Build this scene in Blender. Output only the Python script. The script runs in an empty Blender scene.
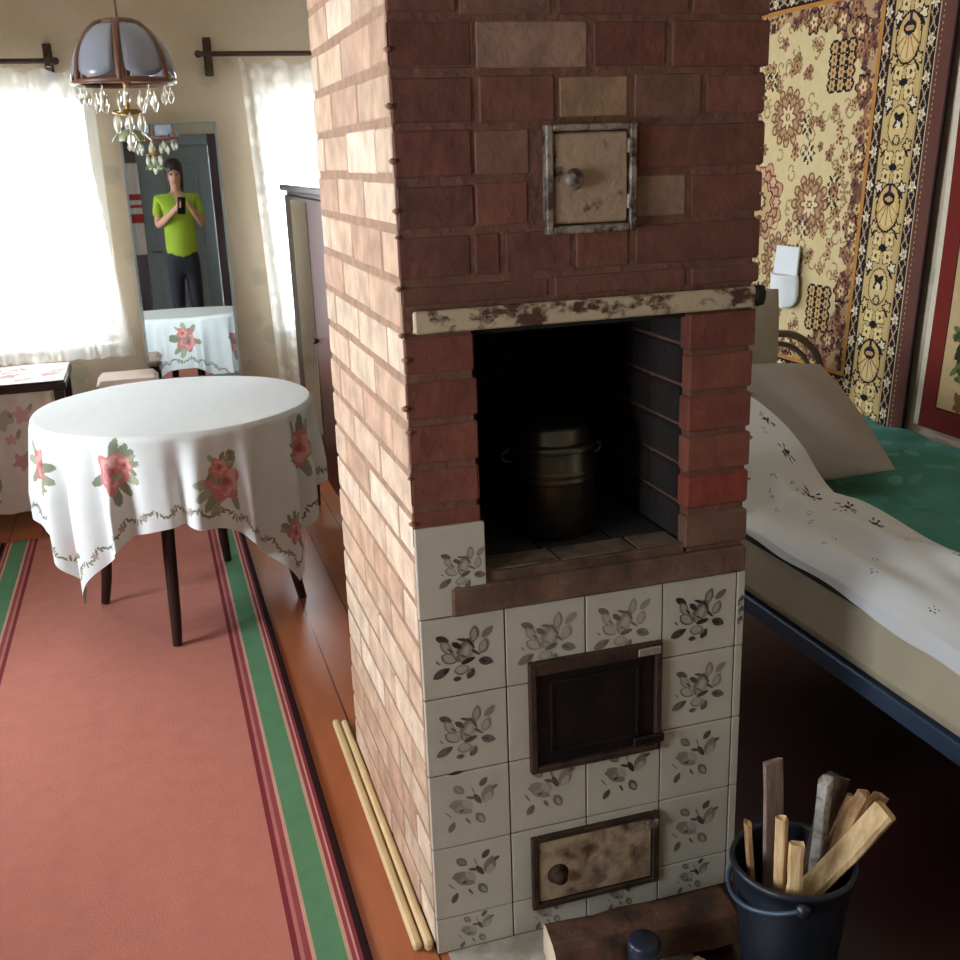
import bpy, bmesh, math, random
import numpy as np
from mathutils import Vector, Matrix, noise
R0 = random.Random(7)
PI = math.pi
scene = bpy.context.scene
COL = scene.collection

# ------------------------------------------------------------------ camera
yaw, pitch, roll = 0.29287876, 0.29602262, -0.03538002
CAM = Vector((-0.37157, -1.61748, 1.43726))
fw = Vector((math.sin(yaw)*math.cos(pitch), math.cos(yaw)*math.cos(pitch), -math.sin(pitch)))
rt = Vector((math.cos(yaw), -math.sin(yaw), 0)); up = rt.cross(fw)
r2 = rt*math.cos(roll)+up*math.sin(roll); u2 = -rt*math.sin(roll)+up*math.cos(roll)
cd = bpy.data.cameras.new('camera'); cam = bpy.data.objects.new('camera', cd); COL.objects.link(cam)
cam.matrix_world = Matrix(((r2.x, u2.x, -fw.x, CAM.x), (r2.y, u2.y, -fw.y, CAM.y), (r2.z, u2.z, -fw.z, CAM.z), (0, 0, 0, 1)))
cd.sensor_width = 36; cd.lens = 36*1.06293756*1000/960; cd.clip_start = 0.004; cd.clip_end = 100
scene.camera = cam

# ------------------------------------------------------------------ world, daylight, exposure
world = bpy.data.worlds.new('world'); scene.world = world; world.use_nodes = True
bgn = world.node_tree.nodes['Background']
bgn.inputs['Color'].default_value = (0.86, 0.93, 1.0, 1); bgn.inputs['Strength'].default_value = 6.0

def window_light(name, loc, target, sx, sy, power, color=(0.87, 0.94, 1.0)):
    l = bpy.data.lights.new(name, 'AREA'); l.shape = 'RECTANGLE'; l.size = sx; l.size_y = sy
    l.energy = power; l.color = color
    o = bpy.data.objects.new(name, l); COL.objects.link(o); o.location = loc
    o.rotation_euler = (Vector(target)-Vector(loc)).to_track_quat('-Z', 'Y').to_euler()
    return o
window_light('daylight_left_far_window', (-1.0, 3.78, 1.22), (-1.0, 0, 1.22), 0.95, 1.2, 70)
window_light('daylight_right_far_window', (0.72, 3.78, 1.22), (0.72, 0, 1.22), 0.95, 1.2, 80)
window_light('daylight_side_window_far', (-2.48, 1.05, 1.22), (0, 1.05, 1.22), 1.0, 1.1, 96)
window_light('daylight_side_window_near', (-2.48, -1.15, 1.22), (0, -1.15, 1.22), 1.0, 1.1, 66)
scene.view_settings.view_transform = 'Standard'; scene.view_settings.look = 'None'
scene.view_settings.gamma = 1; scene.view_settings.use_curve_mapping = False
scene.view_settings.exposure = 0.0

# ------------------------------------------------------------------ helpers
def lin(c):
    return tuple((x/255/12.92 if x/255 <= 0.04045 else ((x/255+0.055)/1.055)**2.4) for x in c)
def lin4(c): return lin(c)+(1.0,)

class M:
    """node material with helpers"""
    cache = {}
def mat(name, c=(128, 128, 128), rough=0.6, metal=0.0, var=0.0, vscale=8.0, c2=None, bump=0.0, bscale=60.0, vcol=False, spec=None, stretch=None, ramp=(0.4, 0.62)):
    if name in M.cache: return M.cache[name]
    m = bpy.data.materials.new(name); m.use_nodes = True; M.cache[name] = m
    nt = m.node_tree; N = nt.nodes; L = nt.links; b = N['Principled BSDF']
    b.inputs['Roughness'].default_value = rough; b.inputs['Metallic'].default_value = metal
    if spec is not None: b.inputs['Specular IOR Level'].default_value = spec
    tc = N.new('ShaderNodeTexCoord'); mp = N.new('ShaderNodeMapping'); L.new(tc.outputs['Object'], mp.inputs['Vector'])
    if stretch: mp.inputs['Scale'].default_value = stretch
    src = None
    if vcol:
        a = N.new('ShaderNodeVertexColor'); a.layer_name = 'Col'; src = a.outputs['Color']
    if c2 is not None:
        nz = N.new('ShaderNodeTexNoise'); nz.inputs['Scale'].default_value = vscale; nz.inputs['Detail'].default_value = 6; nz.inputs['Roughness'].default_value = 0.65
        L.new(mp.outputs['Vector'], nz.inputs['Vector'])
        rp = N.new('ShaderNodeValToRGB'); rp.color_ramp.elements[0].position = ramp[0]; rp.color_ramp.elements[1].position = ramp[1]
        rp.color_ramp.elements[0].color = lin4(c); rp.color_ramp.elements[1].color = lin4(c2)
        L.new(nz.outputs['Fac'], rp.inputs['Fac'])
        if src is None: src = rp.outputs['Color']
        else:
            mx = N.new('ShaderNodeMix'); mx.data_type = 'RGBA'; mx.inputs[0].default_value = var
            L.new(src, mx.inputs[6]); L.new(rp.outputs['Color'], mx.inputs[7]); src = mx.outputs[2]
    elif var > 0:
        nz = N.new('ShaderNodeTexNoise'); nz.inputs['Scale'].default_value = vscale; nz.inputs['Detail'].default_value = 5
        L.new(mp.outputs['Vector'], nz.inputs['Vector'])
        mr = N.new('ShaderNodeMapRange'); mr.inputs[1].default_value = 0.3; mr.inputs[2].default_value = 0.7
        mr.inputs[3].default_value = 1-var; mr.inputs[4].default_value = 1+var*0.6
        L.new(nz.outputs['Fac'], mr.inputs[0])
        mx = N.new('ShaderNodeMix'); mx.data_type = 'RGBA'; mx.blend_type = 'MULTIPLY'; mx.inputs[0].default_value = 1
        if src is None: mx.inputs[6].default_value = lin4(c)
        else: L.new(src, mx.inputs[6])
        L.new(mr.outputs[0], mx.inputs[7]); src = mx.outputs[2]
    if src is None: b.inputs['Base Color'].default_value = lin4(c)
    else: L.new(src, b.inputs['Base Color'])
    if bump > 0:
        nb = N.new('ShaderNodeTexNoise'); nb.inputs['Scale'].default_value = bscale; nb.inputs['Detail'].default_value = 6
        L.new(mp.outputs['Vector'], nb.inputs['Vector'])
        bp = N.new('ShaderNodeBump'); bp.inputs['Strength'].default_value = bump; bp.inputs['Distance'].default_value = 0.01
        L.new(nb.outputs['Fac'], bp.inputs['Height']); L.new(bp.outputs['Normal'], b.inputs['Normal'])
    return m

class B:
    """collects geometry for ONE mesh object (with optional per-face colour)"""
    def __init__(s): s.v = []; s.f = []; s.mi = []; s.c = []; s.sm = []
    def add(s, vs, fs, mi=0, col=(1, 1, 1), smooth=False):
        o = len(s.v); s.v += [tuple(v) for v in vs]
        for f in fs:
            s.f.append(tuple(i+o for i in f)); s.mi.append(mi); s.c.append(col); s.sm.append(smooth)
        return s
    def box(s, x0, x1, y0, y1, z0, z1, mi=0, col=(1, 1, 1), b=0.0, M4=None):
        """box with chamfered edges when b > 0"""
        if b <= 0:
            vs = [(x, y, z) for x in (x0, x1) for y in (y0, y1) for z in (z0, z1)]
            fs = [(0, 1, 3, 2), (4, 6, 7, 5), (0, 4, 5, 1), (2, 3, 7, 6), (0, 2, 6, 4), (1, 5, 7, 3)]
        else:
            lo = (x0, y0, z0); hi = (x1, y1, z1); vs = []; ids = {}
            for sx in (0, 1):
                for sy in (0, 1):
                    for sz in (0, 1):
                        c = [hi[i] if q else lo[i] for i, q in enumerate((sx, sy, sz))]
                        d = [(-b if q else b) for q in (sx, sy, sz)]
                        for ax in range(3):
                            p = [c[i]+(d[i] if i != ax else 0) for i in range(3)]
                            ids[(sx, sy, sz, ax)] = len(vs); vs.append(p)
            fs = []
            for ax in range(3):
                o = [i for i in range(3) if i != ax]
                for sd in (0, 1):
                    q = []
                    for a, c2 in ((0, 0), (1, 0), (1, 1), (0, 1)):
                        k = [0, 0, 0]; k[ax] = sd; k[o[0]] = a; k[o[1]] = c2; q.append(ids[tuple(k)+(ax,)])
                    fs.append(tuple(q))
                for a in (0, 1):
                    for c2 in (0, 1):
                        q = []
                        for sd, fa in ((0, o[0]), (0, o[1]), (1, o[1]), (1, o[0])):
                            k = [0, 0, 0]; k[ax] = sd; k[o[0]] = a; k[o[1]] = c2; q.append(ids[tuple(k)+(fa,)])
                        fs.append(tuple(q))
            for sx in (0, 1):
                for sy in (0, 1):
                    for sz in (0, 1): fs.append(tuple(ids[(sx, sy, sz, a)] for a in range(3)))
        if M4 is not None: vs = [M4 @ Vector(v) for v in vs]
        return s.add(vs, fs, mi, col)
    def tube(s, pts, r, n=10, mi=0, col=(1, 1, 1), cap=True, ry=None):
        pts = [Vector(p) for p in pts]; k = len(pts)
        rr = r if isinstance(r, (list, tuple)) else [r]*k
        rings = []; up_ = Vector((0, 0, 1)); prev = None
        for i, p in enumerate(pts):
            t = (pts[min(i+1, k-1)]-pts[max(i-1, 0)]).normalized()
            if prev is None:
                a = t.cross(up_)
                if a.length < 1e-3: a = t.cross(Vector((1, 0, 0)))
            else: a = prev-t*prev.dot(t)
            a.normalize(); prev = a; b2 = t.cross(a)
            rings.append([p+(a*math.cos(2*PI*j/n)+b2*math.sin(2*PI*j/n)*(ry or 1))*rr[i] for j in range(n)])
        vs = [q for rg in rings for q in rg]
        fs = [(i*n+j, i*n+(j+1) % n, (i+1)*n+(j+1) % n, (i+1)*n+j) for i in range(k-1) for j in range(n)]
        s.add(vs, fs, mi, col, True)
        if cap:
            s.add(rings[0], [tuple(range(n-1, -1, -1))], mi, col); s.add(rings[-1], [tuple(range(n))], mi, col)
        return s
    def lathe(s, prof, n=24, c=(0, 0, 0), mi=0, col=(1, 1, 1), a0=0, a1=2*PI, M4=None):
        full = abs(a1-a0-2*PI) < 1e-6; m = n if full else n+1; vs = []
        for r, z in prof:
            for j in range(m):
                a = a0+(a1-a0)*j/n; vs.append(Vector((c[0]+r*math.cos(a), c[1]+r*math.sin(a), c[2]+z)))
        if M4 is not None: vs = [M4 @ v for v in vs]
        fs = []
        for i in range(len(prof)-1):
            for j in range(n):
                j2 = (j+1) % m
                fs.append((i*m+j, i*m+j2, (i+1)*m+j2, (i+1)*m+j))
        return s.add(vs, fs, mi, col, True)
    def prism(s, poly, fn, h, mi=0, col=(1, 1, 1)):
        """2-D polygon extruded; fn(u, v, w) maps to 3-D"""
        n = len(poly); vs = [fn(u, v, 0) for u, v in poly]+[fn(u, v, h) for u, v in poly]
        fs = [tuple(range(n-1, -1, -1)), tuple(range(n, 2*n))]+[(i, (i+1) % n, n+(i+1) % n, n+i) for i in range(n)]
        return s.add(vs, fs, mi, col)
    def grid(s, nu, nv, fn, mi=0, colfn=None, closed=False):
        vs = [fn(i/nu, j/nv) for i in range(nu+1) for j in range(nv+1)]
        o = len(s.v); s.v += [tuple(v) for v in vs]
        for i in range(nu):
            for j in range(nv):
                a = o+i*(nv+1)+j
                s.f.append((a, a+nv+1, a+nv+2, a+1)); s.mi.append(mi)
                s.c.append(colfn((i+.5)/nu, (j+.5)/nv) if colfn else (1, 1, 1)); s.sm.append(True)
        return s
    def build(s, name, mats, parent=None, smooth=None):
        me = bpy.data.meshes.new(name); me.from_pydata(s.v, [], s.f); me.update()
        mats = mats if isinstance(mats, (list, tuple)) else [mats]
        for m in mats: me.materials.append(m)
        me.polygons.foreach_set('material_index', s.mi)
        me.polygons.foreach_set('use_smooth', [bool(q) if smooth is None else smooth for q in s.sm])
        ca = me.color_attributes.new('Col', 'FLOAT_COLOR', 'CORNER')
        tot = []
        for p, c in zip(me.polygons, s.c): tot += [c[0], c[1], c[2], 1.0]*p.loop_total
        ca.data.foreach_set('color', tot)
        bm = bmesh.new(); bm.from_mesh(me); bmesh.ops.recalc_face_normals(bm, faces=bm.faces); bm.to_mesh(me); bm.free()
        o = bpy.data.objects.new(name, me); COL.objects.link(o)
        if parent: o.parent = parent
        return o

def tag(o, label, cat, group=None, kind=None):
    o['label'] = label; o['category'] = cat
    if group: o['group'] = group
    if kind: o['kind'] = kind
    return o
def thing(name, label, cat, loc=(0, 0, 0), rz=0, group=None):
    o = bpy.data.objects.new(name, None); o.empty_display_size = 0.05; COL.objects.link(o)
    o.location = loc; o.rotation_euler = (0, 0, rz); return tag(o, label, cat, group)
def struct(o, label=None, cat=None):
    o['kind'] = 'structure'
    if label: tag(o, label, cat)
    return o
def solid(o, t, off=-1):
    m = o.modifiers.new('thickness', 'SOLIDIFY'); m.thickness = t; m.offset = off; return o
def subd(o, n=1):
    m = o.modifiers.new('smooth', 'SUBSURF'); m.levels = n; m.render_levels = n; return o

# raster canvas for woven / printed patterns (becomes per-face dye colours, never shading)
class Canvas:
    def __init__(s, w, h, nx, ny, base):
        s.w, s.h, s.nx, s.ny = w, h, nx, ny
        s.a = np.empty((nx, ny, 3)); s.a[:] = lin(base)
        s.X, s.Y = np.meshgrid((np.arange(nx)+.5)*w/nx, (np.arange(ny)+.5)*h/ny, indexing='ij')
    def put(s, mask, c, k=1.0): s.a[mask] = s.a[mask]*(1-k)+np.array(lin(c))*k
    def rect(s, x0, x1, y0, y1, c, k=1.0): s.put((s.X >= x0) & (s.X < x1) & (s.Y >= y0) & (s.Y < y1), c, k)
    def win(s, x, y, r):
        i0 = max(0, int((x-r)/s.w*s.nx)-1); i1 = min(s.nx, int((x+r)/s.w*s.nx)+2)
        j0 = max(0, int((y-r)/s.h*s.ny)-1); j1 = min(s.ny, int((y+r)/s.h*s.ny)+2)
        return slice(i0, max(i0, i1)), slice(j0, max(j0, j1))
    def ell(s, x, y, rx, ry, c, rot=0, k=1.0):
        w = s.win(x, y, max(rx, ry)); dx = s.X[w]-x; dy = s.Y[w]-y
        u = dx*math.cos(rot)+dy*math.sin(rot); v = -dx*math.sin(rot)+dy*math.cos(rot)
        m = (u/rx)**2+(v/ry)**2 < 1
        s.a[w][m] = s.a[w][m]*(1-k)+np.array(lin(c))*k
    def flower(s, x, y, r, n, c, amp=0.3, rot=0, sx=1.0, ex=1.0, k=1.0):
        w = s.win(x, y, r*(1+amp)*max(1, sx)*1.1); dx = (s.X[w]-x)/sx; dy = s.Y[w]-y
        th = np.arctan2(dy, dx)+rot; rr = r*(1+amp*np.sign(np.cos(n*th))*np.abs(np.cos(n*th))**ex)
        m = dx*dx+dy*dy < rr*rr
        s.a[w][m] = s.a[w][m]*(1-k)+np.array(lin(c))*k
    def line(s, x0, y0, x1, y1, t, c, k=1.0):
        d = math.hypot(x1-x0, y1-y0)
        w = s.win((x0+x1)/2, (y0+y1)/2, d/2+t); X = s.X[w]; Y = s.Y[w]
        q = np.clip(((X-x0)*(x1-x0)+(Y-y0)*(y1-y0))/max(d*d, 1e-9), 0, 1)
        m = (X-x0-q*(x1-x0))**2+(Y-y0-q*(y1-y0))**2 < t*t
        s.a[w][m] = s.a[w][m]*(1-k)+np.array(lin(c))*k
    def face_cols(s): return s.a.reshape(-1, 3)

def canvas_mesh(name, cv, fn, m, parent=None, thick=0.0):
    """grid of cv.nx x cv.ny faces, fn(X, Y) -> (n,3) array of points for grid corner coordinates"""
    gx, gy = np.meshgrid(np.arange(cv.nx+1)*cv.w/cv.nx, np.arange(cv.ny+1)*cv.h/cv.ny, indexing='ij')
    P = fn(gx.ravel(), gy.ravel())
    idx = np.arange((cv.nx+1)*(cv.ny+1)).reshape(cv.nx+1, cv.ny+1)
    F = np.stack([idx[:-1, :-1], idx[1:, :-1], idx[1:, 1:], idx[:-1, 1:]], -1).reshape(-1, 4)
    me = bpy.data.meshes.new(name); nf = len(F)
    me.vertices.add(len(P)); me.vertices.foreach_set('co', P.astype(np.float32).ravel())
    me.loops.add(nf*4); me.loops.foreach_set('vertex_index', F.astype(np.int32).ravel())
    me.polygons.add(nf); me.polygons.foreach_set('loop_start', np.arange(0, nf*4, 4, dtype=np.int32))
    me.polygons.foreach_set('use_smooth', np.ones(nf, dtype=bool))
    me.update(calc_edges=True)
    ca = me.color_attributes.new('Col', 'FLOAT_COLOR', 'CORNER')
    c = np.concatenate([cv.face_cols(), np.ones((nf, 1))], 1); ca.data.foreach_set('color', np.repeat(c, 4, 0).astype(np.float32).ravel())
    me.materials.append(m); me.validate()
    o = bpy.data.objects.new(name, me); COL.objects.link(o)
    if parent: o.parent = parent
    if thick: solid(o, abs(thick), -1 if thick > 0 else 1)
    return o

# ------------------------------------------------------------------ room shell
XL, XR, YB, YF, H = -2.25, 1.96, -3.2, 3.5, 2.42
WT = 0.16
def wallpaper():
    m = mat('wallpaper', (206, 190, 164), 0.85, c2=(214, 200, 176), vscale=2.5, bump=0.05)
    nt = m.node_tree; N = nt.nodes; L = nt.links; b = N['Principled BSDF']
    src = b.inputs['Base Color'].links[0].from_socket
    tc = N.new('ShaderNodeTexCoord')
    vo = N.new('ShaderNodeTexVoronoi'); vo.inputs['Scale'].default_value = 5.5; L.new(tc.outputs['Object'], vo.inputs['Vector'])
    nz = N.new('ShaderNodeTexNoise'); nz.inputs['Scale'].default_value = 30; L.new(tc.outputs['Object'], nz.inputs['Vector'])
    ad = N.new('ShaderNodeMath'); ad.operation = 'MULTIPLY_ADD'; ad.inputs[1].default_value = 0.35
    L.new(nz.outputs['Fac'], ad.inputs[0]); L.new(vo.outputs['Distance'], ad.inputs[2])
    rp = N.new('ShaderNodeValToRGB'); rp.color_ramp.elements[0].position = 0.36; rp.color_ramp.elements[0].color = (0.45, 0.45, 0.45, 1)
    rp.color_ramp.elements[1].position = 0.47; rp.color_ramp.elements[1].color = (0, 0, 0, 1); L.new(ad.outputs[0], rp.inputs['Fac'])
    cr = N.new('ShaderNodeValToRGB'); cr.color_ramp.interpolation = 'CONSTANT'
    cr.color_ramp.elements[0].color = lin4((162, 166, 142)); cr.color_ramp.elements[1].position = 0.5; cr.color_ramp.elements[1].color = lin4((196, 160, 148))
    L.new(vo.outputs['Color'], cr.inputs['Fac'])
    mx = N.new('ShaderNodeMix'); mx.data_type = 'RGBA'; L.new(rp.outputs['Color'], mx.inputs[0]); L.new(src, mx.inputs[6]); L.new(cr.outputs['Color'], mx.inputs[7])
    L.new(mx.outputs[2], b.inputs['Base Color']); return m
WP = wallpaper()
def floor_mat():
    m = mat('painted_floorboards', (156, 88, 54), 0.32, c2=(170, 98, 62), vscale=3, stretch=(4, 1, 1), bump=0.04, bscale=20)
    nt = m.node_tree; N = nt.nodes; L = nt.links; b = N['Principled BSDF']
    src = b.inputs['Base Color'].links[0].from_socket
    tc = N.new('ShaderNodeTexCoord'); sp = N.new('ShaderNodeSeparateXYZ'); L.new(tc.outputs['Object'], sp.inputs[0])
    ml = N.new('ShaderNodeMath'); ml.operation = 'MULTIPLY'; ml.inputs[1].default_value = 1/0.13; L.new(sp.outputs['X'], ml.inputs[0])
    fr = N.new('ShaderNodeMath'); fr.operation = 'FRACT'; L.new(ml.outputs[0], fr.inputs[0])
    ls = N.new('ShaderNodeMath'); ls.operation = 'LESS_THAN'; ls.inputs[1].default_value = 0.035; L.new(fr.outputs[0], ls.inputs[0])
    mx = N.new('ShaderNodeMix'); mx.data_type = 'RGBA'; L.new(ls.outputs[0], mx.inputs[0]); L.new(src, mx.inputs[6]); mx.inputs[7].default_value = lin4((60, 30, 20))
    # the boards right of the stove are a darker red-brown
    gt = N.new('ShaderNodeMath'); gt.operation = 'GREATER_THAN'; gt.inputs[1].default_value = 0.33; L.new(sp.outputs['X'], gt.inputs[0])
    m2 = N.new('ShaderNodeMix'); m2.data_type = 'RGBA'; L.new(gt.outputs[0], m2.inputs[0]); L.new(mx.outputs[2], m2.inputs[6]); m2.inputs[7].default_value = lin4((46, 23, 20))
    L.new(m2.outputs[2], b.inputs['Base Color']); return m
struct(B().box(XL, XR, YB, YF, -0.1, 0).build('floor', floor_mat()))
struct(B().box(XL, XR, YB, YF, H, H+0.1).build('ceiling', mat('ceiling_paint', (214, 206, 190), 0.8, var=0.05)))
def wall_with_holes(name, axis, p0, p1, a0, a1, holes, m):
    """axis 'x': wall in the plane y=p0..p1 running along x; 'y': plane x=p0..p1 along y"""
    b = B()
    def put(u0, u1, z0, z1):
        if u1-u0 < 1e-4 or z1-z0 < 1e-4: return
        if axis == 'x': b.box(u0, u1, p0, p1, z0, z1)
        else: b.box(p0, p1, u0, u1, z0, z1)
    cur = a0
    for (u0, u1, z0, z1) in sorted(holes):
        put(cur, u0, 0, H); put(u0, u1, 0, z0); put(u0, u1, z1, H); cur = u1
    put(cur, a1, 0, H)
    return struct(b.build(name, m))
WZ0, WZ1 = 0.66, 1.78
FWIN = [(-1.48, -0.50, WZ0, WZ1), (0.18, 1.26, WZ0, WZ1)]
LWIN = [(-1.65, -0.62, WZ0, WZ1+0.04), (0.55, 1.55, WZ0, WZ1+0.04)]
wall_with_holes('wall_far', 'x', YF, YF+WT, XL-WT, XR+WT, FWIN, WP)
wall_with_holes('wall_left', 'y', XL-WT, XL, YB-WT, YF, LWIN, WP)
wall_with_holes('wall_right', 'y', XR, XR+WT, YB-WT, YF, [], WP)
DOOR = (-0.84, -0.12, 0.0, 2.04)
wall_with_holes('wall_back', 'x', YB-WT, YB, XL-WT, XR+WT, [DOOR], WP)
TRIM = mat('trim_brown', (92, 56, 38), 0.5, var=0.2)
struct(B().box(XL, XR, YF-0.02, YF, 0, 0.11, b=0.004).build('baseboard_far', TRIM))
struct(B().box(XL, XL+0.02, YB, YF-0.021, 0, 0.11, b=0.004).build('baseboard_left', TRIM))
struct(B().box(XR-0.012, XR, YB, YF-0.021, 0, 0.11, b=0.004).build('baseboard_right', TRIM))
struct(B().box(XL+.021, DOOR[0]-0.1, YB, YB+0.02, 0, 0.11, b=0.004).build('baseboard_back', TRIM))

WHITEP = mat('white_window_paint', (226, 226, 220), 0.45, var=0.06)
GLASS = bpy.data.materials.new('window_glass'); GLASS.use_nodes = True
_n = GLASS.node_tree.nodes; _l = GLASS.node_tree.links; _n.remove(_n['Principled BSDF'])
_t = _n.new('ShaderNodeBsdfTransparent'); _g = _n.new('ShaderNodeBsdfGlossy'); _g.inputs['Roughness'].default_value = 0.02
_f = _n.new('ShaderNodeFresnel'); _f.inputs['IOR'].default_value = 1.45; _x = _n.new('ShaderNodeMixShader')
_l.new(_f.outputs[0], _x.inputs[0]); _l.new(_t.outputs[0], _x.inputs[1]); _l.new(_g.outputs[0], _x.inputs[2]); _l.new(_x.outputs[0], _n['Material Output'].inputs['Surface'])
def window(name, axis, hole, p0, sgn):
    """frame set in the opening; p0 = inner wall face, sgn = outward direction"""
    u0, u1, z0, z1 = hole; fr = B(); d0, d1 = p0+sgn*0.04, p0+sgn*0.10
    lo, hi = min(d0, d1), max(d0, d1)
    def put(b, a, c, e, f, l=lo, h=hi, bev=0.003):
        if axis == 'x': b.box(a, c, l, h, e, f, b=bev)
        else: b.box(l, h, a, c, e, f, b=bev)
    w = 0.05
    put(fr, u0, u0+w, z0, z1); put(fr, u1-w, u1, z0, z1); put(fr, u0+w, u1-w, z0, z0+w); put(fr, u0+w, u1-w, z1-w, z1)
    mid = (u0+u1)/2; put(fr, mid-0.025, mid+0.025, z0+w, z1-w)
    zz = z0+(z1-z0)*0.68; put(fr, u0+w, mid-0.025, zz-0.015, zz+0.015); put(fr, mid+0.025, u1-w, zz-0.015, zz+0.015)
    o = struct(fr.build(name, WHITEP))
    g = B(); c = (lo+hi)/2
    put(g, u0+w, u1-w, z0+w, z1-w, c-0.002, c+0.002, 0); g.build('pane', GLASS, o)
    s = B(); a, b2 = sorted((p0-sgn*0.03, p0+sgn*0.04)); put(s, u0-0.0, u1+0.0, z0-0.0, z0+0.02, a, b2, 0.004); s.build('sill', WHITEP, o)
    return o
window('window_1', 'x', FWIN[0], YF, 1); window('window_2', 'x', FWIN[1], YF, 1)
window('window_3', 'y', LWIN[0], XL, -1); window('window_4', 'y', LWIN[1], XL, -1)
# door behind the photographer
DW = mat('dark_red_brown_wood', (62, 28, 22), 0.4, var=0.25, vscale=5, stretch=(8, 8, 1))
BLUEG = mat('blue_grey_paint', (134, 148, 152), 0.5, var=0.08)
d = B().box(DOOR[0]+.002, DOOR[1]-.002, YB-0.09, YB-0.04, 0.01, DOOR[3]-.002, b=0.003)
for z0, z1 in ((0.2, 0.9), (1.05, 1.85)): d.box(DOOR[0]+0.12, DOOR[1]-0.12, YB-0.041, YB-0.03, z0, z1, b=0.006)
dr = struct(d.build('door_1', BLUEG))
h = B().tube([(DOOR[0]+.07, YB-.04, 1.0), (DOOR[0]+.07, YB+.02, 1.0), (DOOR[0]+.17, YB+.02, 1.0)], 0.01)
h.build('door_handle', mat('brass', (150, 116, 60), 0.35, 0.9), dr)
fr = B().box(DOOR[1], DOOR[1]+.11, YB, YB+0.03, 0, DOOR[3]+.1, b=.004).box(DOOR[0]-.1, DOOR[0], YB, YB+0.03, 0, DOOR[3]+.1, b=.004)
struct(fr.build('trim_1', DW))
struct(B().box(DOOR[0]+.001, DOOR[1]-.001, YB, YB+.03, DOOR[3], DOOR[3]+.1, b=.004).build('trim_3', BLUEG))

# ------------------------------------------------------------------ the brick stove
stove = thing('brick_stove', 'tall red brick heating stove with flower tiles and iron doors', 'stove')
BRICK = mat('brick_clay', vcol=True, rough=0.85, var=0.3, vscale=16, bump=0.5, bscale=40)
MORT = mat('clay_mortar', (104, 70, 55), 0.95, var=0.3, vscale=30, bump=0.6, bscale=60)
SOOT = mat('sooty_clay', (18, 14, 13), 0.95, c2=(34, 22, 18), vscale=9, bump=0.4)
W, ZT, HZ = 0.625, 0.684, H-0.002
NX0, NX1, NZ0, NZ1, NY = 0.117, 0.50, 0.752, 1.172, 0.52
def depth_at(z): return 0.80-0.085*min(1, max(0, z/1.7))     # the back leans forward a little towards the top
rb = random.Random(3)
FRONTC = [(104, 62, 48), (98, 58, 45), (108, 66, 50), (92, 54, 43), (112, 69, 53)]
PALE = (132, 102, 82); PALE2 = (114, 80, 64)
LEFT_LIT = [(190, 160, 134), (184, 151, 126), (194, 168, 144), (186, 155, 130), (202, 180, 158), (178, 142, 118)]  # left face: same clay, paler because window light is put into its colour
def jit(c, a=6): 
    q = rb.uniform(-a, a); return lin((c[0]+q+rb.uniform(-2, 2), c[1]+q, c[2]+q))
core = B(); bk = B()
# mortar core (hollow around the niche)
def slabz(z0, z1):                                             # y extents follow the lean
    return min(depth_at(z0), depth_at(z1))-0.012
core.box(0.0022, W-0.008, 0.0062, slabz(0, NZ0), 0, NZ0-.02)
core.box(0.0022, NX0-.006, 0.0062, slabz(NZ0, NZ1), NZ0-.02, NZ1); core.box(NX1+.006, W-.008, 0.0062, slabz(NZ0, NZ1), NZ0-.02, NZ1)
core.box(NX0-.006, NX1+.006, NY, slabz(NZ0, NZ1), NZ0-.02, NZ1)
k = NZ1
while k < HZ-0.01:
    k2 = min(HZ, k+0.3); core.box(0.0022, W-0.008, 0.0062, slabz(k, k2), k, k2); k = k2
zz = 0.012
while zz < HZ-.02:                                              # paler mortar tone: window light painted into the left face joints
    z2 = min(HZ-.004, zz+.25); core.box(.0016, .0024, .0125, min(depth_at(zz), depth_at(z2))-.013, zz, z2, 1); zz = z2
core.build('mortar_core', [MORT, mat('window_lit_mortar', (150, 118, 96), .95, var=.25, vscale=24, bump=.5)], stove)
def brick(x0, x1, y0, y1, z0, z1, c, j=0.003):
    g = lambda: rb.uniform(-j, j)
    g2 = lambda: rb.uniform(-.0011, .0011)
    bk.box(x0+(g2() if x0 == 0 else g()), x1+(g2() if x1 >= W else g()), y0+(g2() if y0 < .01 else g()), y1+g(), z0+g()*.6, z1+g()*.6, 0, c, b=rb.uniform(.002, .005))
P_ = 0.078
# front courses above the lintel: (z0, z1, [(x0, x1, colour or None)...])
rows = [
 (1.213, 1.247, [(0.0, .245, None), (.252, .492, None), (.498, W, None)]),
 (1.256, 1.322, [(0.0, .113, None), (.12, .162, None), (.168, .286, None), (.292, .386, None), (.394, W, None)]),
 (1.332, 1.398, [(0.0, .122, None), (.128, .214, None), (.394, .49, PALE), (.498, W, None)]),
 (1.408, 1.476, [(0.0, .122, (104, 58, 46)), (.129, .22, PALE2), (.396, W, None)]),
 (1.486, 1.552, [(0.0, .128, None), (.135, .256, None), (.262, .386, (138, 106, 80)), (.393, .512, PALE2), (.52, W, None)]),
 (1.562, 1.628, [(0.0, .128, None), (.135, .318, (128, 96, 80)), (.325, .45, None), (.458, W, None)]),
 (1.638, 1.706, [(.0, .104, None), (.111, .256, PALE2), (.264, .486, None), (.494, W, None)])]
z = 1.716; fl = 0
while z+0.066 < HZ:
    a = 0.12 if fl else 0.245
    rows.append((z, z+.066, [(0.0, a, None), (a+.008, a+.25, None), (a+.258, W, None)])); z += P_; fl ^= 1
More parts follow.
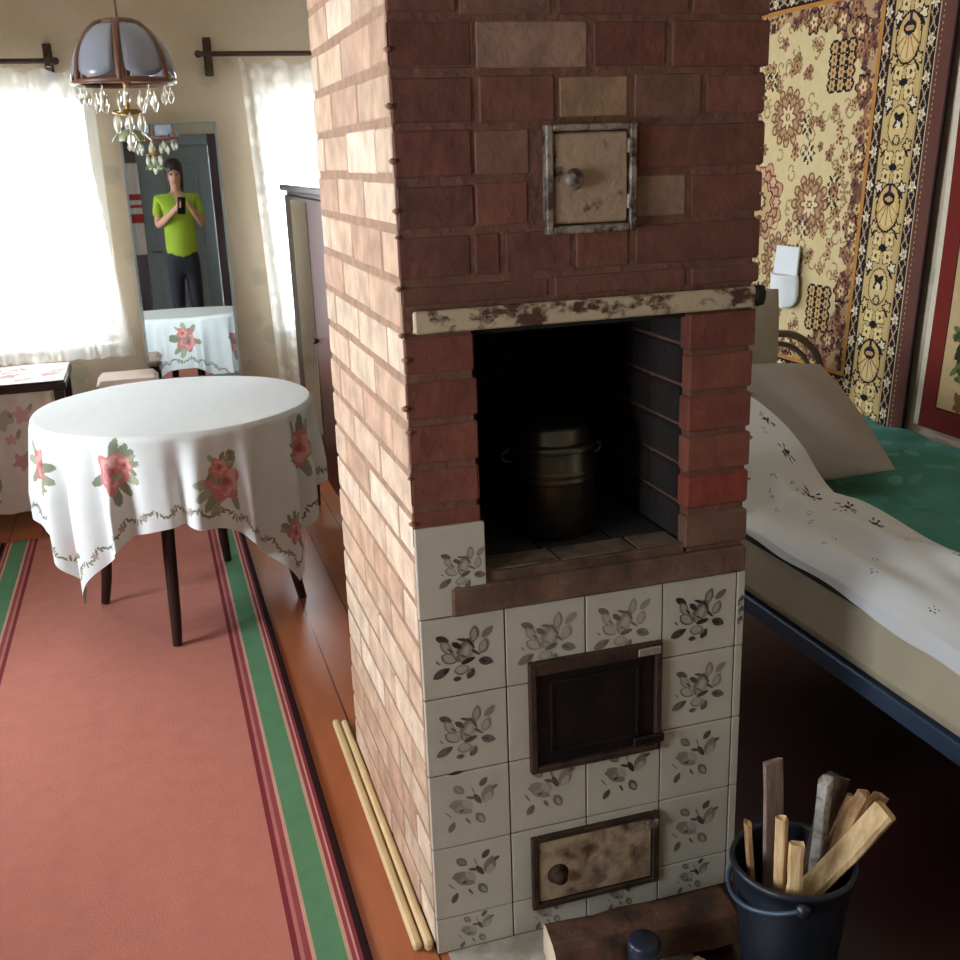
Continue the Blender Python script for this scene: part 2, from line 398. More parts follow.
for ri, (z0, z1, bs) in enumerate(rows):
    for bi, (x0, x1, c) in enumerate(bs):
        corner = (x0 == 0.0)
        brick(x0, x1 if x1 < W else W+.006, 0.004, 0.0095 if corner else 0.03, z0, z1, jit(c or rb.choice(FRONTC)))
# pillars beside the niche
z = NZ1
for kx in range(6):
    z1 = NZ1-0.0725*kx; z0 = z1-0.0665
    if z0 > 0.80: brick(0.0, NX0, 0.004, 0.0095, z0, z1-.004, jit((110, 60, 46)))
    elif z1 > 0.85: brick(0.0, NX0, 0.004, 0.0095, 0.853, z1-.004, jit((104, 56, 43)))
    cr = [(106, 58, 44), (118, 64, 48), (114, 60, 45), (124, 68, 51), (124, 56, 42), (106, 74, 57)][kx]
    brick(NX1+rb.uniform(-.004, .004), W, 0.002, 0.035, max(z0, 0.742), z1-.004, jit(cr, 3))
# niche inner lining
so = B()
so.box(NX0-.006, NX0+.002, .016, NY, NZ0, NZ1); so.box(NX0, NX1, NY-.01, NY, NZ0, NZ1); so.box(NX0, NX1, .02, NY, NZ1-.01, NZ1)
zz = NZ0; kk = 0
while zz < NZ1-.02:
    off = 0.12 if kk % 2 else 0.2
    yy = 0.037
    while yy < NY-.02:
        y1 = min(NY-.012, yy+(off if yy < .04 else .25)); so.box(NX1-rb.uniform(.0, .002), NX1+.012, yy, y1-.005, zz, min(zz+.066, NZ1-.012), b=.004); yy = y1+.002
    zz += .0725; kk += 1
so.build('niche_lining', SOOT, stove)
nf = B(); 
for x0, x1 in ((.119, .262), (.266, .41), (.414, .499)): nf.box(x0, x1, 0.016, .08, NZ0-.022, NZ0+rb.uniform(0, .002), b=.002)
for x0, x1 in ((.119, .25), (.254, .39), (.394, .499)): nf.box(x0, x1, 0.084, NY-.012, NZ0-.022, NZ0, 1, b=.002)
nf.build('niche_floor', [mat('worn_hearth_tiles', (120, 102, 86), 0.8, c2=(64, 50, 42), vscale=9), mat('soot_black_tiles', (40, 32, 28), 0.9, c2=(24, 19, 17), vscale=9)], stove)
# left face courses
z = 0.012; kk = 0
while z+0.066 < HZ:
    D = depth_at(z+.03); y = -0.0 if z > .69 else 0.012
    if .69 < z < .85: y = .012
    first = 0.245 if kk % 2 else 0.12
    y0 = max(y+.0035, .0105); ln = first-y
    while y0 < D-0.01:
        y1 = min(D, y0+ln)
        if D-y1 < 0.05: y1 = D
        brick(-0.0, 0.03, y0, y1-.007, z, z+.067, jit(rb.choice(LEFT_LIT), 8), 0.0025); y0 = y1; ln = 0.25
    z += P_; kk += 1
# right face and back, plain courses
z = 0.012; kk = 0
while z+0.066 < HZ:
    D = depth_at(z+.03); y0 = 0.04 if NZ0-.03 < z < NZ1 else 0.016 if z < .7 else .034; ln = .25 if kk % 2 else .12
    while y0 < D-.01:
        y1 = min(D, y0+ln); 
        if D-y1 < .05: y1 = D
        brick(W-.03, W, y0, y1-.008, z, z+.066, jit(rb.choice(FRONTC))); y0 = y1; ln = .25
    x0 = .034; ln = .12 if kk % 2 else .25
    while x0 < W-.04:
        x1 = min(W-.034, x0+ln)
        if W-.034-x1 < .05: x1 = W-.034
        brick(x0, x1-.008, D-.03, D, z, z+.066, jit(rb.choice(FRONTC))); x0 = x1; ln = .25
    z += P_; kk += 1
# mortar crumbs squeezed out at the front-left corner and along the right edge
z = .86; 
while z < 1.72:
    for (x, y) in ((-.001, .004), (W+.001, .006)):
        p = Vector((x+rb.uniform(-.003, .003), y, z)); r = rb.uniform(.003, .007)
        bk.lathe([(0, -r), (r*.9, -r*.4), (r, r*.2), (0, r*.7)], 6, p, col=jit((150, 112, 92)))
    z += rb.choice((.0725, .078, .039))
bk.build('brickwork', BRICK, stove)
# lintel : peeling angle iron
PEEL = mat('peeling_cream_paint', (178, 160, 134), 0.7, c2=(74, 42, 28), vscale=17, ramp=(.50, .58), bump=.35, bscale=40, stretch=(1, 1, 1.4))
li = B().box(0.016, 0.618, -0.010, 0.004, 1.173, 1.208, b=.003).box(.016, .618, .004, .06, 1.173, 1.178)
lo = li.build('lintel', PEEL, stove); lo['label'] = 'cream lintel with peeling paint'
le = B().lathe([(0, -.019), (.010, -.016), (.013, -.004), (.013, .006), (.009, .016), (0, .018)], 12, (0.628, 0.0, 1.192))
le.build('lintel_end', mat('black_iron', (18, 17, 17), .6, .4, var=.3), stove)
# tile cladding
TILE = mat('white_glazed_tile', (182, 176, 162), 0.28, var=.07, vscale=14)
GROUT = mat('grout', (98, 80, 64), .95, var=.3)
PRINT = mat('tile_print', vcol=True, rough=.35)
tp = B(); tp.box(0.002, W-.003, .003, .012, 0.0, ZT-.002, 1)
tw = .152; cols = [(0, .152), (.152, .304), (.304, .456), (.456, .608), (.608, .6265)]
rws = [(.532, .684), (.38, .532), (.228, .38), (.076, .228), (0.0, .076)]
for (x0, x1) in cols:
    for (z0, z1) in rws: tp.box(x0+.0014, x1-.0014, rb.uniform(-.001, .0), .009, z0+.0014, z1-.0014, 0, b=.0012)
tp.box(0.0, .121, -.001, .010, ZT+.002, .849, 0, b=.0015)
pr = tp
def cleaf(x, z, L, wd, rot, c, ly):
    n = 8; ca, sa = math.cos(rot), math.sin(rot); P = []
    for i in range(n+1): t = i/n; P.append((L*(t-.5), wd*math.sin(PI*t)**.7*(1-.2*t)))
    for i in range(n-1, 0, -1): t = i/n; P.append((L*(t-.5), -wd*math.sin(PI*t)**.7*(1-.2*t)))
    pr.add([(x+u*ca-v*sa, -.00102-ly, z+u*sa+v*ca) for u, v in P], [tuple(range(len(P)))], 2, c)
def tone(st, k): # print ink between tile white and dark sepia; st = strength of the print
    d_ = (52, 42, 38); w_ = (180, 173, 158); q = max(0, min(1, st*k)); return lin(tuple(w_[i]*(1-q)+d_[i]*q for i in range(3)))
ROSE = [(-.72, .68, .5, .16, -30, .9), (.82, .72, .55, .17, 40, .5), (-.8, -.52, .65, .2, 25, .75), (-.62, -.46, .3, .09, 40, 1), (.74, -.32, .55, .2, -20, .75), (.66, -.3, .25, .08, -30, 1), (-.26, -.8, .3, .12, 0, .8), (.2, -.68, .42, .17, 60, .8), (.14, -.6, .2, .07, 40, .4),
  (.36, .72, .6, .2, 80, .6), (.36, .7, .46, .13, 80, .25), (-.6, .36, .62, .2, -60, .5), (-.58, .36, .5, .14, -60, .2), (-.52, -.04, .62, .24, -35, .6), (-.5, -.03, .5, .18, -35, .16), (.68, .24, .55, .22, 70, .5), (.66, .24, .42, .15, 70, .2), (-.1, -.5, .55, .25, 0, .45), (-.1, -.48, .42, .18, 0, .15),
  (.04, .2, .95, .36, 60, .55), (.08, .1, .8, .26, 65, .3), (-.24, .4, .42, .13, -40, 1), (0, .56, .5, .07, -20, .9), (.24, .4, .5, .06, -60, .95), (-.4, .2, .45, .05, -45, .9), (-.3, .12, .3, .04, -45, .15), (.12, -.2, .52, .12, 15, 1), (.08, .16, .42, .12, 72, .12), (.4, .05, .4, .06, -40, .85), (-.02, -.02, .3, .05, -30, .7), (-.9, -.12, .22, .03, -50, .8)]
BRANCH = [(-.4, .73, .5, .2, -45, .6), (-.4, .73, .34, .08, -45, .4), (.48, .87, .42, .16, 45, .9), (.62, .38, .75, .3, 70, .5), (.62, .22, .45, .18, 60, .18), (.87, .6, .28, .1, 20, .8), (.25, .25, .52, .13, -60, 1), (.02, .34, .42, .08, -20, .9), (-.33, .04, .95, .34, -40, .45), (-.1, .1, .55, .2, -50, .18), (-.42, .06, .4, .1, -40, .3), (-.33, -.1, .18, .08, 20, .95), (-.58, .16, .42, .15, -10, .5), (-.12, -.54, .34, .06, -60, .75), (.33, -.52, .55, .21, -60, .65), (.36, -.56, .32, .1, -60, .25), (-.7, -.67, .46, .15, 60, .75), (-.8, -.17, .42, .03, -50, .6), (.1, .62, .4, .025, -70, .7)]
def motif(M_, cx, cz, sz, st, a0=0):
    for i, (u, v, L, wd, a, k) in enumerate(M_): cleaf(cx+u*sz, cz+v*sz, L*sz, wd*sz*.85, math.radians(a+a0), tone(st, k), i*.000012)
STR = [[1.0, .6, .65, 1.1], [.75, 0, 0, .75], [.7, .75, 1.0, .8], [.95, 0, 0, .75], [.75, .75, .9, .85]]
for r_, (z0, z1) in enumerate(rws[:4]):
    for c_, (x0, x1) in enumerate(cols[:4]):
        st_ = STR[r_][c_]
        if st_ > 0: motif(ROSE if r_ < 2 else BRANCH, (x0+x1)/2+rb.uniform(-.004, .004), (z0+z1)/2+rb.uniform(-.002, .004), .053, st_, rb.uniform(-5, 5))
for c_, (x0, x1) in enumerate(cols[:4]): motif(BRANCH, (x0+x1)/2, .036, .038, STR[4][c_])
motif(ROSE, .080, .768, .040, .75, 8)
for q in ((.6175, .625, .024), (.6185, .605, .02), (.617, .585, .02)): cleaf(q[0], q[1], q[2], .0055, 1.2, tone(1, .8), .0001); cleaf(q[0], q[1]-.004, q[2]*.5, .003, .4, tone(1, .2), .0002)
cleaf(.052, .381, .03, .004, .05, lin((60, 48, 40)), .0003)
tp.build('tile_cladding', [TILE, GROUT, PRINT], stove)
# ledge under the niche
LED = mat('worn_brown_brick', (112, 82, 64), .85, c2=(66, 46, 36), vscale=7, bump=.5, bscale=35)
lg = B().box(.058, .621, -.008, .02, ZT+.001, .736, b=.004).box(.122, .5, .006, .0155, .734, .7525, b=.002)
lg.build('ledge', LED, stove)['label'] = 'worn brown brick ledge under the niche'
# soot door
RUSTP = mat('flaked_door_paint', (158, 132, 108), .6, c2=(52, 36, 30), vscale=18, ramp=(.57, .66), bump=.45, bscale=50)
SILV = mat('flaked_frame_metal', (150, 138, 126), .45, .3, c2=(60, 42, 36), vscale=38, ramp=(.42, .6), bump=.5, bscale=90)
fd = B(); x0, x1, z0, z1 = .238, .392, 1.314, 1.479
for q in ((x0, x0+.012, z0, z1), (x1-.012, x1, z0, z1), (x0+.012, x1-.012, z1-.01, z1), (x0+.012, x1-.012, z0, z0+.012)): fd.box(q[0], q[1], -.012, .008, q[2], q[3], b=.002)
fd = fd.build('soot_door_frame', SILV, stove)
sd = B().box(x0+.014, x1-.014, -.007, .006, z0+.015, z1-.012, b=.003).build('soot_door', RUSTP, stove)
B().lathe([(0, .024), (.012, .022), (.017, .014), (.013, .006), (.009, 0)], 14, M4=Matrix.Translation((x0+.043, -.007, z0+.083)) @ Matrix.Rotation(PI/2, 4, 'X')).build('knob', SILV, sd)
for zz in (z0+.035, z1-.045): B().tube([(x1-.013, -.011, zz), (x1-.013, -.011, zz+.022)], .005, 8).build('hinge', SILV, sd)
# fire door
IRON = mat('black_cast_iron', (24, 20, 19), .5, .5, c2=(42, 28, 22), vscale=12, bump=.3)
RUST = mat('rusty_frame', (74, 48, 36), .7, .2, c2=(40, 27, 22), vscale=16, bump=.5)
fx0, fx1, fz0, fz1 = .192, .452, .35, .574
f1 = B()
for q in ((fx0, fx0+.013, fz0, fz1), (fx1-.012, fx1, fz0, fz1), (fx0+.013, fx1-.012, fz1-.026, fz1), (fx0+.013, fx1-.012, fz0, fz0+.012)): f1.box(q[0], q[1], -.012, .004, q[2], q[3], b=.002)
f1.build('fire_door_frame', RUST, stove)
f2 = B().box(fx0+.014, fx1-.013, -.004, .004, fz0+.013, fz1-.027, b=.002)
for q in ((fx0+.04, fx0+.046, fz0+.04, fz1-.05), (fx1-.05, fx1-.044, fz0+.04, fz1-.05)): f2.box(q[0], q[1], -.008, -.003, q[2], q[3], b=.001)
f2.box(fx0+.04, fx1-.044, -.008, -.003, fz1-.05, fz1-.044, b=.001).box(fx0+.04, fx1-.044, -.008, -.003, fz0+.034, fz0+.04, b=.001)
f2 = f2.build('fire_door', IRON, stove); f2['label'] = 'black cast-iron fire door'
B().box(fx1-.06, fx1+.004, -.02, -.011, fz0+.02, fz0+.038, b=.003).build('latch', IRON, f2)
B().box(fx1-.05, fx1-.004, -.016, -.012, fz1-.022, fz1-.006, b=.002).build('hinge', mat('pale_scuffed_metal', (150, 138, 124), .6, .2, var=.3, vscale=60), f2)
# ash door
ax0, ax1, az0, az1 = .19, .452, .052, .212
a1 = B()
for q in ((ax0, ax0+.012, az0, az1), (ax1-.012, ax1, az0, az1), (ax0+.012, ax1-.012, az1-.012, az1), (ax0+.012, ax1-.012, az0, az0+.012)): a1.box(q[0], q[1], -.010, .004, q[2], q[3], b=.002)
a1.build('ash_door_frame', RUST, stove)
a2 = B().box(ax0+.014, ax1-.014, -.006, .004, az0+.014, az1-.014, b=.002)
a2 = a2.build('ash_door', mat('rust_stained_cream_paint', (172, 150, 122), .6, c2=(84, 54, 38), vscale=11, ramp=(.46, .64), bump=.4, bscale=45), stove); a2['label'] = 'rust-stained cream ash door'
B().lathe([(0, .022), (.012, .02), (.015, .012), (.009, .005), (.02, .001), (.022, 0)], 14, M4=Matrix.Translation((ax0+.052, -.006, az0+.07)) @ Matrix.Rotation(PI/2, 4, 'X')).build('knob', RUST, a2)
B().box(ax1-.03, ax1-.002, -.018, -.010, az1-.03, az1-.012, b=.003).build('hinge', SILV, a2)

# pot in the niche
pot = thing('milk_can', 'dull metal lidded can standing inside the dark stove niche', 'can', (.31, .175, NZ0+.0025)); pot.scale = (1.2, 1.2, 1.2)
AL = mat('dull_aluminium', (84, 82, 74), .3, .9, var=.15, vscale=20)
pb = B().lathe([(0, 0), (.062, 0), (.066, .006), (.066, .085), (.067, .088), (.069, .091), (.067, .094), (.067, .099), (.069, .102), (.067, .105), (.066, .108), (.066, .135), (.060, .142)], 32)
pb.build('body', AL, pot)
pl = B().lathe([(.070, .137), (.071, .142), (.064, .147), (.060, .150), (.058, .168), (.050, .176), (0, .178)], 32); pl.build('lid', AL, pot)
for s in (-1, 1): B().tube([(s*.066, 0, .115), (s*.08, 0, .12), (s*.083, 0, .13), (s*.07, 0, .136)], .004, 8).build('handle', AL, pot)

# mouldings lying at the foot of the stove's left side
MOLD = mat('cream_moulding', (206, 178, 132), .5, var=.1, vscale=12)
mb = B().box(-.020, -.003, .012, .90, 0, .022, b=.005); tag(mb.build('wooden_moulding', MOLD), 'cream wooden moulding lying tight against the stove\'s left foot', 'moulding', 'mouldings beside the stove')
mb = B().box(-.041, -.023, .02, .92, 0, .017, b=.005); tag(mb.build('wooden_moulding', MOLD), 'outer cream moulding beside the carpet, parallel to the one at the stove', 'moulding', 'mouldings beside the stove')

# ------------------------------------------------------------------ floor things before the stove
METAL = mat('worn_sheet_metal', (196, 192, 182), .55, .0, c2=(158, 150, 138), vscale=9)
tag(B().box(.02, .45, -.5, -.003, .0, .003, b=.0008).build('hearth_sheet', METAL), 'pale metal hearth sheet on the floor in front of the stove', 'hearth sheet')
def rough_prism(name, p0, p1, w, h, seed, m, tp=1.0, label=None, cat=None, group=None, segs=7, rollz=0, jag=.12, endm=None, z_in=None):
    rr = random.Random(seed); p0 = Vector(p0); p1 = Vector(p1); ax = (p1-p0).normalized()
    sd = ax.cross(Vector((0, 0, 1))); sd = sd.normalized() if sd.length > .05 else Vector((1, 0, 0)); sd = (Matrix.Rotation(rollz, 3, ax) @ sd); tp_ = ax.cross(sd)
    prof = [(-.5, -.42), (-.3, -.5), (.3, -.5), (.5, -.4), (.5, .3), (.32, .5), (-.34, .5), (-.5, .36)]; pj = [(u*(1+rr.uniform(-jag, jag)), v*(1+rr.uniform(-jag, jag))) for u, v in prof]
    vs = []; n = len(pj)
    for i in range(segs+1):
        t = i/segs; k = 1+(tp-1)*t; c = p0+(p1-p0)*t+sd*rr.uniform(-.04, .04)*w
        for u, v in pj: vs.append(c+sd*u*w*k*(1+rr.uniform(-.05, .05))+tp_*v*h*k*(1+rr.uniform(-.05, .05))+ax*(rr.uniform(-.004, .004) if i in (0, segs) else 0))
    b = B(); b.add(vs, [(i*n+j, i*n+(j+1) % n, (i+1)*n+(j+1) % n, (i+1)*n+j) for i in range(segs) for j in range(n)])
    b.add(vs[:n], [tuple(range(n))], 1); b.add(vs[-n:], [tuple(range(n))], 1)
    o = b.build(name, [m, endm or m]); return tag(o, label, cat, group)
BARK = mat('brown_bark', (94, 62, 44), .9, c2=(58, 38, 28), vscale=14, bump=.7, bscale=30)
PALEW = mat('pale_split_wood', (216, 186, 140), .7, c2=(188, 152, 106), vscale=10, stretch=(6, 6, 1.2), bump=.2)
TANW = mat('tan_split_wood', (182, 144, 100), .75, c2=(140, 104, 70), vscale=12, stretch=(6, 6, 1), bump=.3)
GREYB = mat('grey_birch_bark', (176, 172, 166), .85, c2=(70, 66, 64), vscale=22, ramp=(.45, .6), bump=.4)
GREYW = mat('weathered_grey_board', (150, 128, 116), .85, c2=(126, 104, 94), vscale=20, stretch=(5, 5, 1), bump=.2)
DARKB = mat('dark_bark', (84, 60, 48), .9, c2=(52, 38, 32), vscale=18, bump=.5)
rough_prism('split_log', (.182, -.118, .042), (.535, -.126, .041), .085, .074, 5, BARK, 1.0, 'split log with brown bark lying along the foot of the tiled stove', 'log', endm=mat('pale_log_end', (186, 168, 146), .85, var=.15))
can = thing('container', 'small dark blue cylindrical container standing in front of the split log', 'container', (.322, -.215, .0035))
BLU = mat('dark_blue_enamel', (22, 30, 48), .35, var=.1)
B().lathe([(0, 0), (.026, 0), (.028, .004), (.028, .10), (.024, .105)], 20).build('body', BLU, can)
B().lathe([(.0285, .088), (.0295, .09), (.0295, .108), (.026, .112), (0, .113)], 20).build('lid', BLU, can)
rough_prism('kindling_stick', (.372, -.225, .016), (.448, -.200, .016), .025, .024, 9, PALEW, .9, 'pale offcut of wood on the floor between the container and the bucket', 'wood offcut')
def crumple(name, c, r, m, label, cat, seed):
    bm = bmesh.new(); bmesh.ops.create_icosphere(bm, subdivisions=3, radius=r)
    for v in bm.verts:
        n = noise.noise(v.co*(1.6/r)+Vector((seed, 0, 0))); v.co *= 1+.45*n; v.co.z *= .6
    zmin = min(v.co.z for v in bm.verts)
    for v in bm.verts: v.co += Vector((c[0], c[1], c[2]-zmin))
    me = bpy.data.meshes.new(name); bm.to_mesh(me); bm.free(); me.materials.append(m)
    o = bpy.data.objects.new(name, me); COL.objects.link(o); return tag(o, label, cat)
crumple('paper_scrap', (.155, -.12, .0035), .02, mat('white_paper', (222, 218, 208), .8), 'crumpled scrap of white paper at the left end of the split log', 'paper', 2)

# ------------------------------------------------------------------ bucket of firewood
BX, BY = .590, -.252
bucket = thing('bucket', 'dark blue plastic bucket full of firewood at the stove\'s right corner', 'bucket', (BX, BY, 0.0))
PLAS = mat('dark_blue_plastic', (22, 29, 40), .4, var=.08)
bb = B().lathe([(0, .002), (.078, .0), (.081, .004), (.089, .1), (.099, .2), (.102, .228), (.108, .23), (.110, .236), (.108, .242), (.101, .242), (.099, .236), (.096, .2), (.086, .1), (.078, .008), (0, .006)], 40); bb.build('body', PLAS, bucket)
hb = B(); pts = []
for i in range(25):
    a = PI*i/24; r = .114; tilt = -.30
    p = Vector((r*math.cos(a), -r*math.sin(a)*math.cos(tilt)*1.0, (.222+.35*r*math.sin(a)*math.sin(tilt))*1.0-.03*math.sin(a)))
    pts.append(Matrix.Rotation(-2.0, 3, 'Z') @ p)
hb.tube(pts, .0045, 10); hb.build('handle', mat('blue_grey_plastic', (52, 70, 88), .35), bucket)
for p in (pts[0], pts[-1]): B().lathe([(0, -.012), (.011, -.01), (.012, .008), (0, .012)], 10, p).build('handle_lug', PLAS, bucket)
def st(top, low, w, h, m, label, seed, ext=.16, tp=1.0, roll=0, end=None, deep=.62):
    t = Vector(top); d = Vector((t.x-BX, t.y-BY)); rt_ = d.length; d = d/max(rt_, 1e-6)
    f = (t.z-.242)/(t.z-.03); lim = .086-w*.4
    sb = .7*rt_ if rt_ < lim else (lim-rt_)/f+rt_
    sb = max(-.06, min(.058, sb)); q = Vector((BX+d.x*sb, BY+d.y*sb, .03)); q = t+(q-t)*(1 if rt_ < .075 else deep)
    return rough_prism('firewood_stick', q, t, w, h, seed, m, tp, label, 'firewood', 'firewood in the bucket', rollz=roll, endm=end)
st((.581, -.190, .400), (.577, -.20, .245), .040, .010, GREYW, 'tall flat grey-pink board standing upright at the back of the bucket', 11)
st((.535, -.290, .360), (.523, -.295, .26), .018, .014, PALEW, 'slim pale stick left of centre beside the shorter blunt one', 12)
st((.548, -.318, .327), (.535, -.322, .262), .024, .016, PALEW, 'short blunt pale stick at the front rim of the bucket', 13)
st((.647, -.25, .383), (.632, -.25, .249), .026, .02, GREYB, 'grey and white birch-bark stick standing in the middle of the bucket', 14, roll=.5)
st((.698, -.215, .358), (.655, -.215, .241), .034, .018, DARKB, 'dark brown bark slab leaning behind the birch stick', 15, roll=.4)
st((.706, -.25, .335), (.655, -.26, .265), .024, .014, TANW, 'tan stick with split top leaning right, behind the long tan one', 16)
st((.703, -.285, .362), (.600, -.295, .22), .032, .018, TANW, 'long tan split stick slanting across to the right', 17)
st((.745, -.275, .345), (.640, -.283, .22), .026, .02, TANW, 'brown-edged stick leaning furthest right, behind the palest billet', 18)
st((.717, -.325, .354), (.634, -.325, .232), .042, .026, PALEW, 'thick pale yellow billet leaning over the front right rim', 19, tp=.95, roll=.9)
st((.505, -.235, .324), (.520, -.24, .262), .014, .01, TANW, 'small thin stick at the left inner rim of the bucket', 20)

# ------------------------------------------------------------------ carpet runner
RX0, RX1, RY0, RY1 = -1.06, -.119, -1.2, 2.82
cv = Canvas(RX1-RX0, RY1-RY0, 235, 120, (184, 118, 104))
rwid = RX1-RX0
def stripe(a, b, c):
    cv.rect(a-RX0, b-RX0, 0, 9, c); m = RX0+RX1; cv.rect(m-b-RX0, m-a-RX0, 0, 9, c)
for a, b, c in ((-.258, -.248, (122, 50, 56)), (-.248, -.238, (178, 112, 104)), (-.238, -.226, (146, 70, 76)), (-.226, -.221, (196, 152, 132)), (-.221, -.163, (92, 134, 100)), (-.163, -.157, (190, 150, 128)), (-.157, -.148, (146, 66, 74)), (-.148, -.143, (196, 146, 132)), (-.143, -.134, (130, 54, 62)), (-.134, -.10, (44, 24, 26))): stripe(a, b, c)
CARP = mat('woven_runner', vcol=True, rough=.95, var=.07, vscale=18, bump=.25, bscale=250, spec=.1)
o = canvas_mesh('carpet_runner', cv, lambda X, Y: np.stack([X+RX0, Y+RY0, .008+.0015*np.sin(Y*3+X*2)], 1), CARP, thick=.008)
tag(o, 'long terracotta carpet runner with green border stripes on the floorboards', 'carpet')

# ------------------------------------------------------------------ round table with cloth
TX, TY, TZ, TR = -.335, 1.91, .70, .43
rtab = thing('round_table', 'round dark-legged table under the floral cloth', 'table', (TX, TY, .0))
DARKW = mat('dark_polished_wood', (46, 27, 21), .35, var=.2, vscale=6, stretch=(6, 6, 1))
B().lathe([(0, .672), (TR-.006, .672), (TR, .678), (TR, .692), (TR-.006, .697), (0, .697)], 56).build('tabletop', DARKW, rtab)
ap = B().lathe([(.30, .60), (.315, .60), (.315, .671), (.30, .671), (.30, .60)], 40); ap.build('apron', DARKW, rtab)
for (lx, ly) in ((-.416, 1.561), (.010, 1.821), (-.207, 2.266), (-.640, 2.006)):
    dx, dy = lx-TX, ly-TY; k = .74
    zb = .0095 if -1.05 < lx < -.125 else 0.001
    B().tube([(dx, dy, zb), (dx*.95, dy*.95, .1), (dx*k, dy*k, .671)], [.015, .018, .024], 12).build('leg', DARKW, rtab)
# cloth : square, flat on the top, falling in folds
HS = .715; NC = 400
cc = Canvas(2*HS, 2*HS, NC, NC, (216, 220, 220))
rc = random.Random(21)
def rose(x, y, r, c1=(192, 124, 124), c2=(208, 160, 154), c3=(166, 92, 96)):
    for i in range(7):
        a = rc.uniform(0, 6.28); cc.ell(x+r*1.05*math.cos(a), y+r*1.05*math.sin(a), r*.5, r*.22, rc.choice([(140, 148, 122), (160, 166, 140), (126, 134, 110)]), a)
    cc.flower(x, y, r*.86, 5, c1, .16, rc.uniform(0, 6)); cc.flower(x+r*.1, y+r*.08, r*.62, 5, c2, .18, rc.uniform(0, 6))
    cc.flower(x-r*.05, y, r*.42, 4, c1, .2, rc.uniform(0, 6)); cc.flower(x+r*.05, y+r*.05, r*.2, 3, c3, .2)
def U(px, py): return px-TX+HS, py-TY+HS      # plan position -> cloth coordinates
ring = []
for i in range(9):
    a = 2*PI*i/9+.13; r = (.54, .60, .56)[i % 3]; ring.append((HS+r*math.cos(a), HS+r*math.sin(a)))
for i, (x, y) in enumerate(ring):
    rose(x, y, .068); rose(x+.05*math.cos(i*2.1), y+.05*math.sin(i*2.1), .034, (200, 128, 120), (216, 160, 150), (170, 84, 84))
for sx in (-1, 1):
    for sy in (-1, 1): rose(HS+sx*.58, HS+sy*.58, .05)
for e in (.048,):
    for q in range(90):
        t = e+(2*HS-2*e)*q/89; w = .010*math.sin(q*.9)
        for (x, y) in ((t, e+w), (t, 2*HS-e+w), (e+w, t), (2*HS-e+w, t)):
            cc.ell(x, y, .012, .004, (122, 128, 104), q*.7)
            if q % 7 == 0: cc.flower(x, y, .012, 5, (170, 150, 140), .3)
def cloth_fn(X, Y):
    u = X-HS; v = Y-HS
    th0 = np.arctan2(v, u); rot = -0.07; th = th0+rot
    s = np.hypot(u, v); dd = np.maximum(0, s-TR-.004)
    k = np.clip(dd/.22, 0, 1)
    wave = np.sin(21*th+.6+.6*np.sin(3*th))*.6+np.sin(9*th+1.9)*.25+np.sin(34*th+2.2)*.25
    rad = np.where(s < TR+.004, s, TR+.008+.033*k*wave+.006*k)
    th2 = th+k*.03*np.cos(15*th+.6)
    arc = np.clip(dd/.012, 0, 1)
    z = TZ+.0035-dd*.985+.12*np.maximum(0, dd-.36)+.0015*np.sin(u*14)*np.cos(v*11)*(1-k)
    rad = np.where(s < TR+.004, s, TR+.004+(rad-TR-.004)*np.clip(dd/.02, 0, 1)*1.0+.006*arc)
    return np.stack([TX+rad*np.cos(th2), TY+rad*np.sin(th2), np.maximum(z, .03)], 1)
CLOTH = mat('floral_tablecloth', vcol=True, rough=.75, var=.03, vscale=30, spec=.25)
tag(canvas_mesh('tablecloth', cc, cloth_fn, CLOTH), 'white tablecloth with pink roses draped over the round table', 'tablecloth')

# ------------------------------------------------------------------ far wall: curtains, rods, mirror
RODM = mat('dark_rod_wood', (70, 48, 36), .5, var=.2)
def rod(name, x0, x1, z, label, brx):
    t = thing(name, label, 'curtain rod', (x0, YF-.09, z))
    B().tube([(0, 0, 0), (x1-x0, 0, 0)], .011, 12).build('pole', RODM, t)
    for bx in brx:
        b = B().box(bx-x0-.018, bx-x0+.018, .072, .0895, -.085, .075, b=.003)
        b.prism([(.08, .05), (.08, -.055), (-.014, -.02), (-.014, .012)], lambda u, v, w, q=bx-x0: Vector((q-.010+w, u, v)), .02)
        b.build('bracket', RODM, t)
    for fx in (0, x1-x0): B().lathe([(0, -.016), (.012, -.012), (.016, 0), (.012, .012), (0, .016)], 12, (fx, 0, 0)).build('finial', RODM, t)
    return t
rod('curtain_rod', -1.62, -.63, 1.872, 'dark curtain rod above the left window behind the chandelier', (-1.5, -.66))
rod('curtain_rod', -.05, 1.5, 1.895, 'dark curtain rod with triangular bracket above the right window', (-.005, 1.44))
TUL = bpy.data.materials.new('tulle'); TUL.use_nodes = True
n_ = TUL.node_tree.nodes; l_ = TUL.node_tree.links; n_.remove(n_['Principled BSDF'])
t1 = n_.new('ShaderNodeBsdfTransparent'); t2 = n_.new('ShaderNodeBsdfTranslucent'); t3 = n_.new('ShaderNodeBsdfDiffuse')
t2.inputs[0].default_value = lin4((240, 238, 232)); t3.inputs[0].default_value = lin4((236, 232, 224))
m1 = n_.new('ShaderNodeMixShader'); m1.inputs[0].default_value = .5; m2 = n_.new('ShaderNodeMixShader')
l_.new(t2.outputs[0], m1.inputs[1]); l_.new(t3.outputs[0], m1.inputs[2])
tcn = n_.new('ShaderNodeTexCoord'); vz = n_.new('ShaderNodeTexVoronoi'); vz.inputs['Scale'].default_value = 16; l_.new(tcn.outputs['Object'], vz.inputs['Vector'])
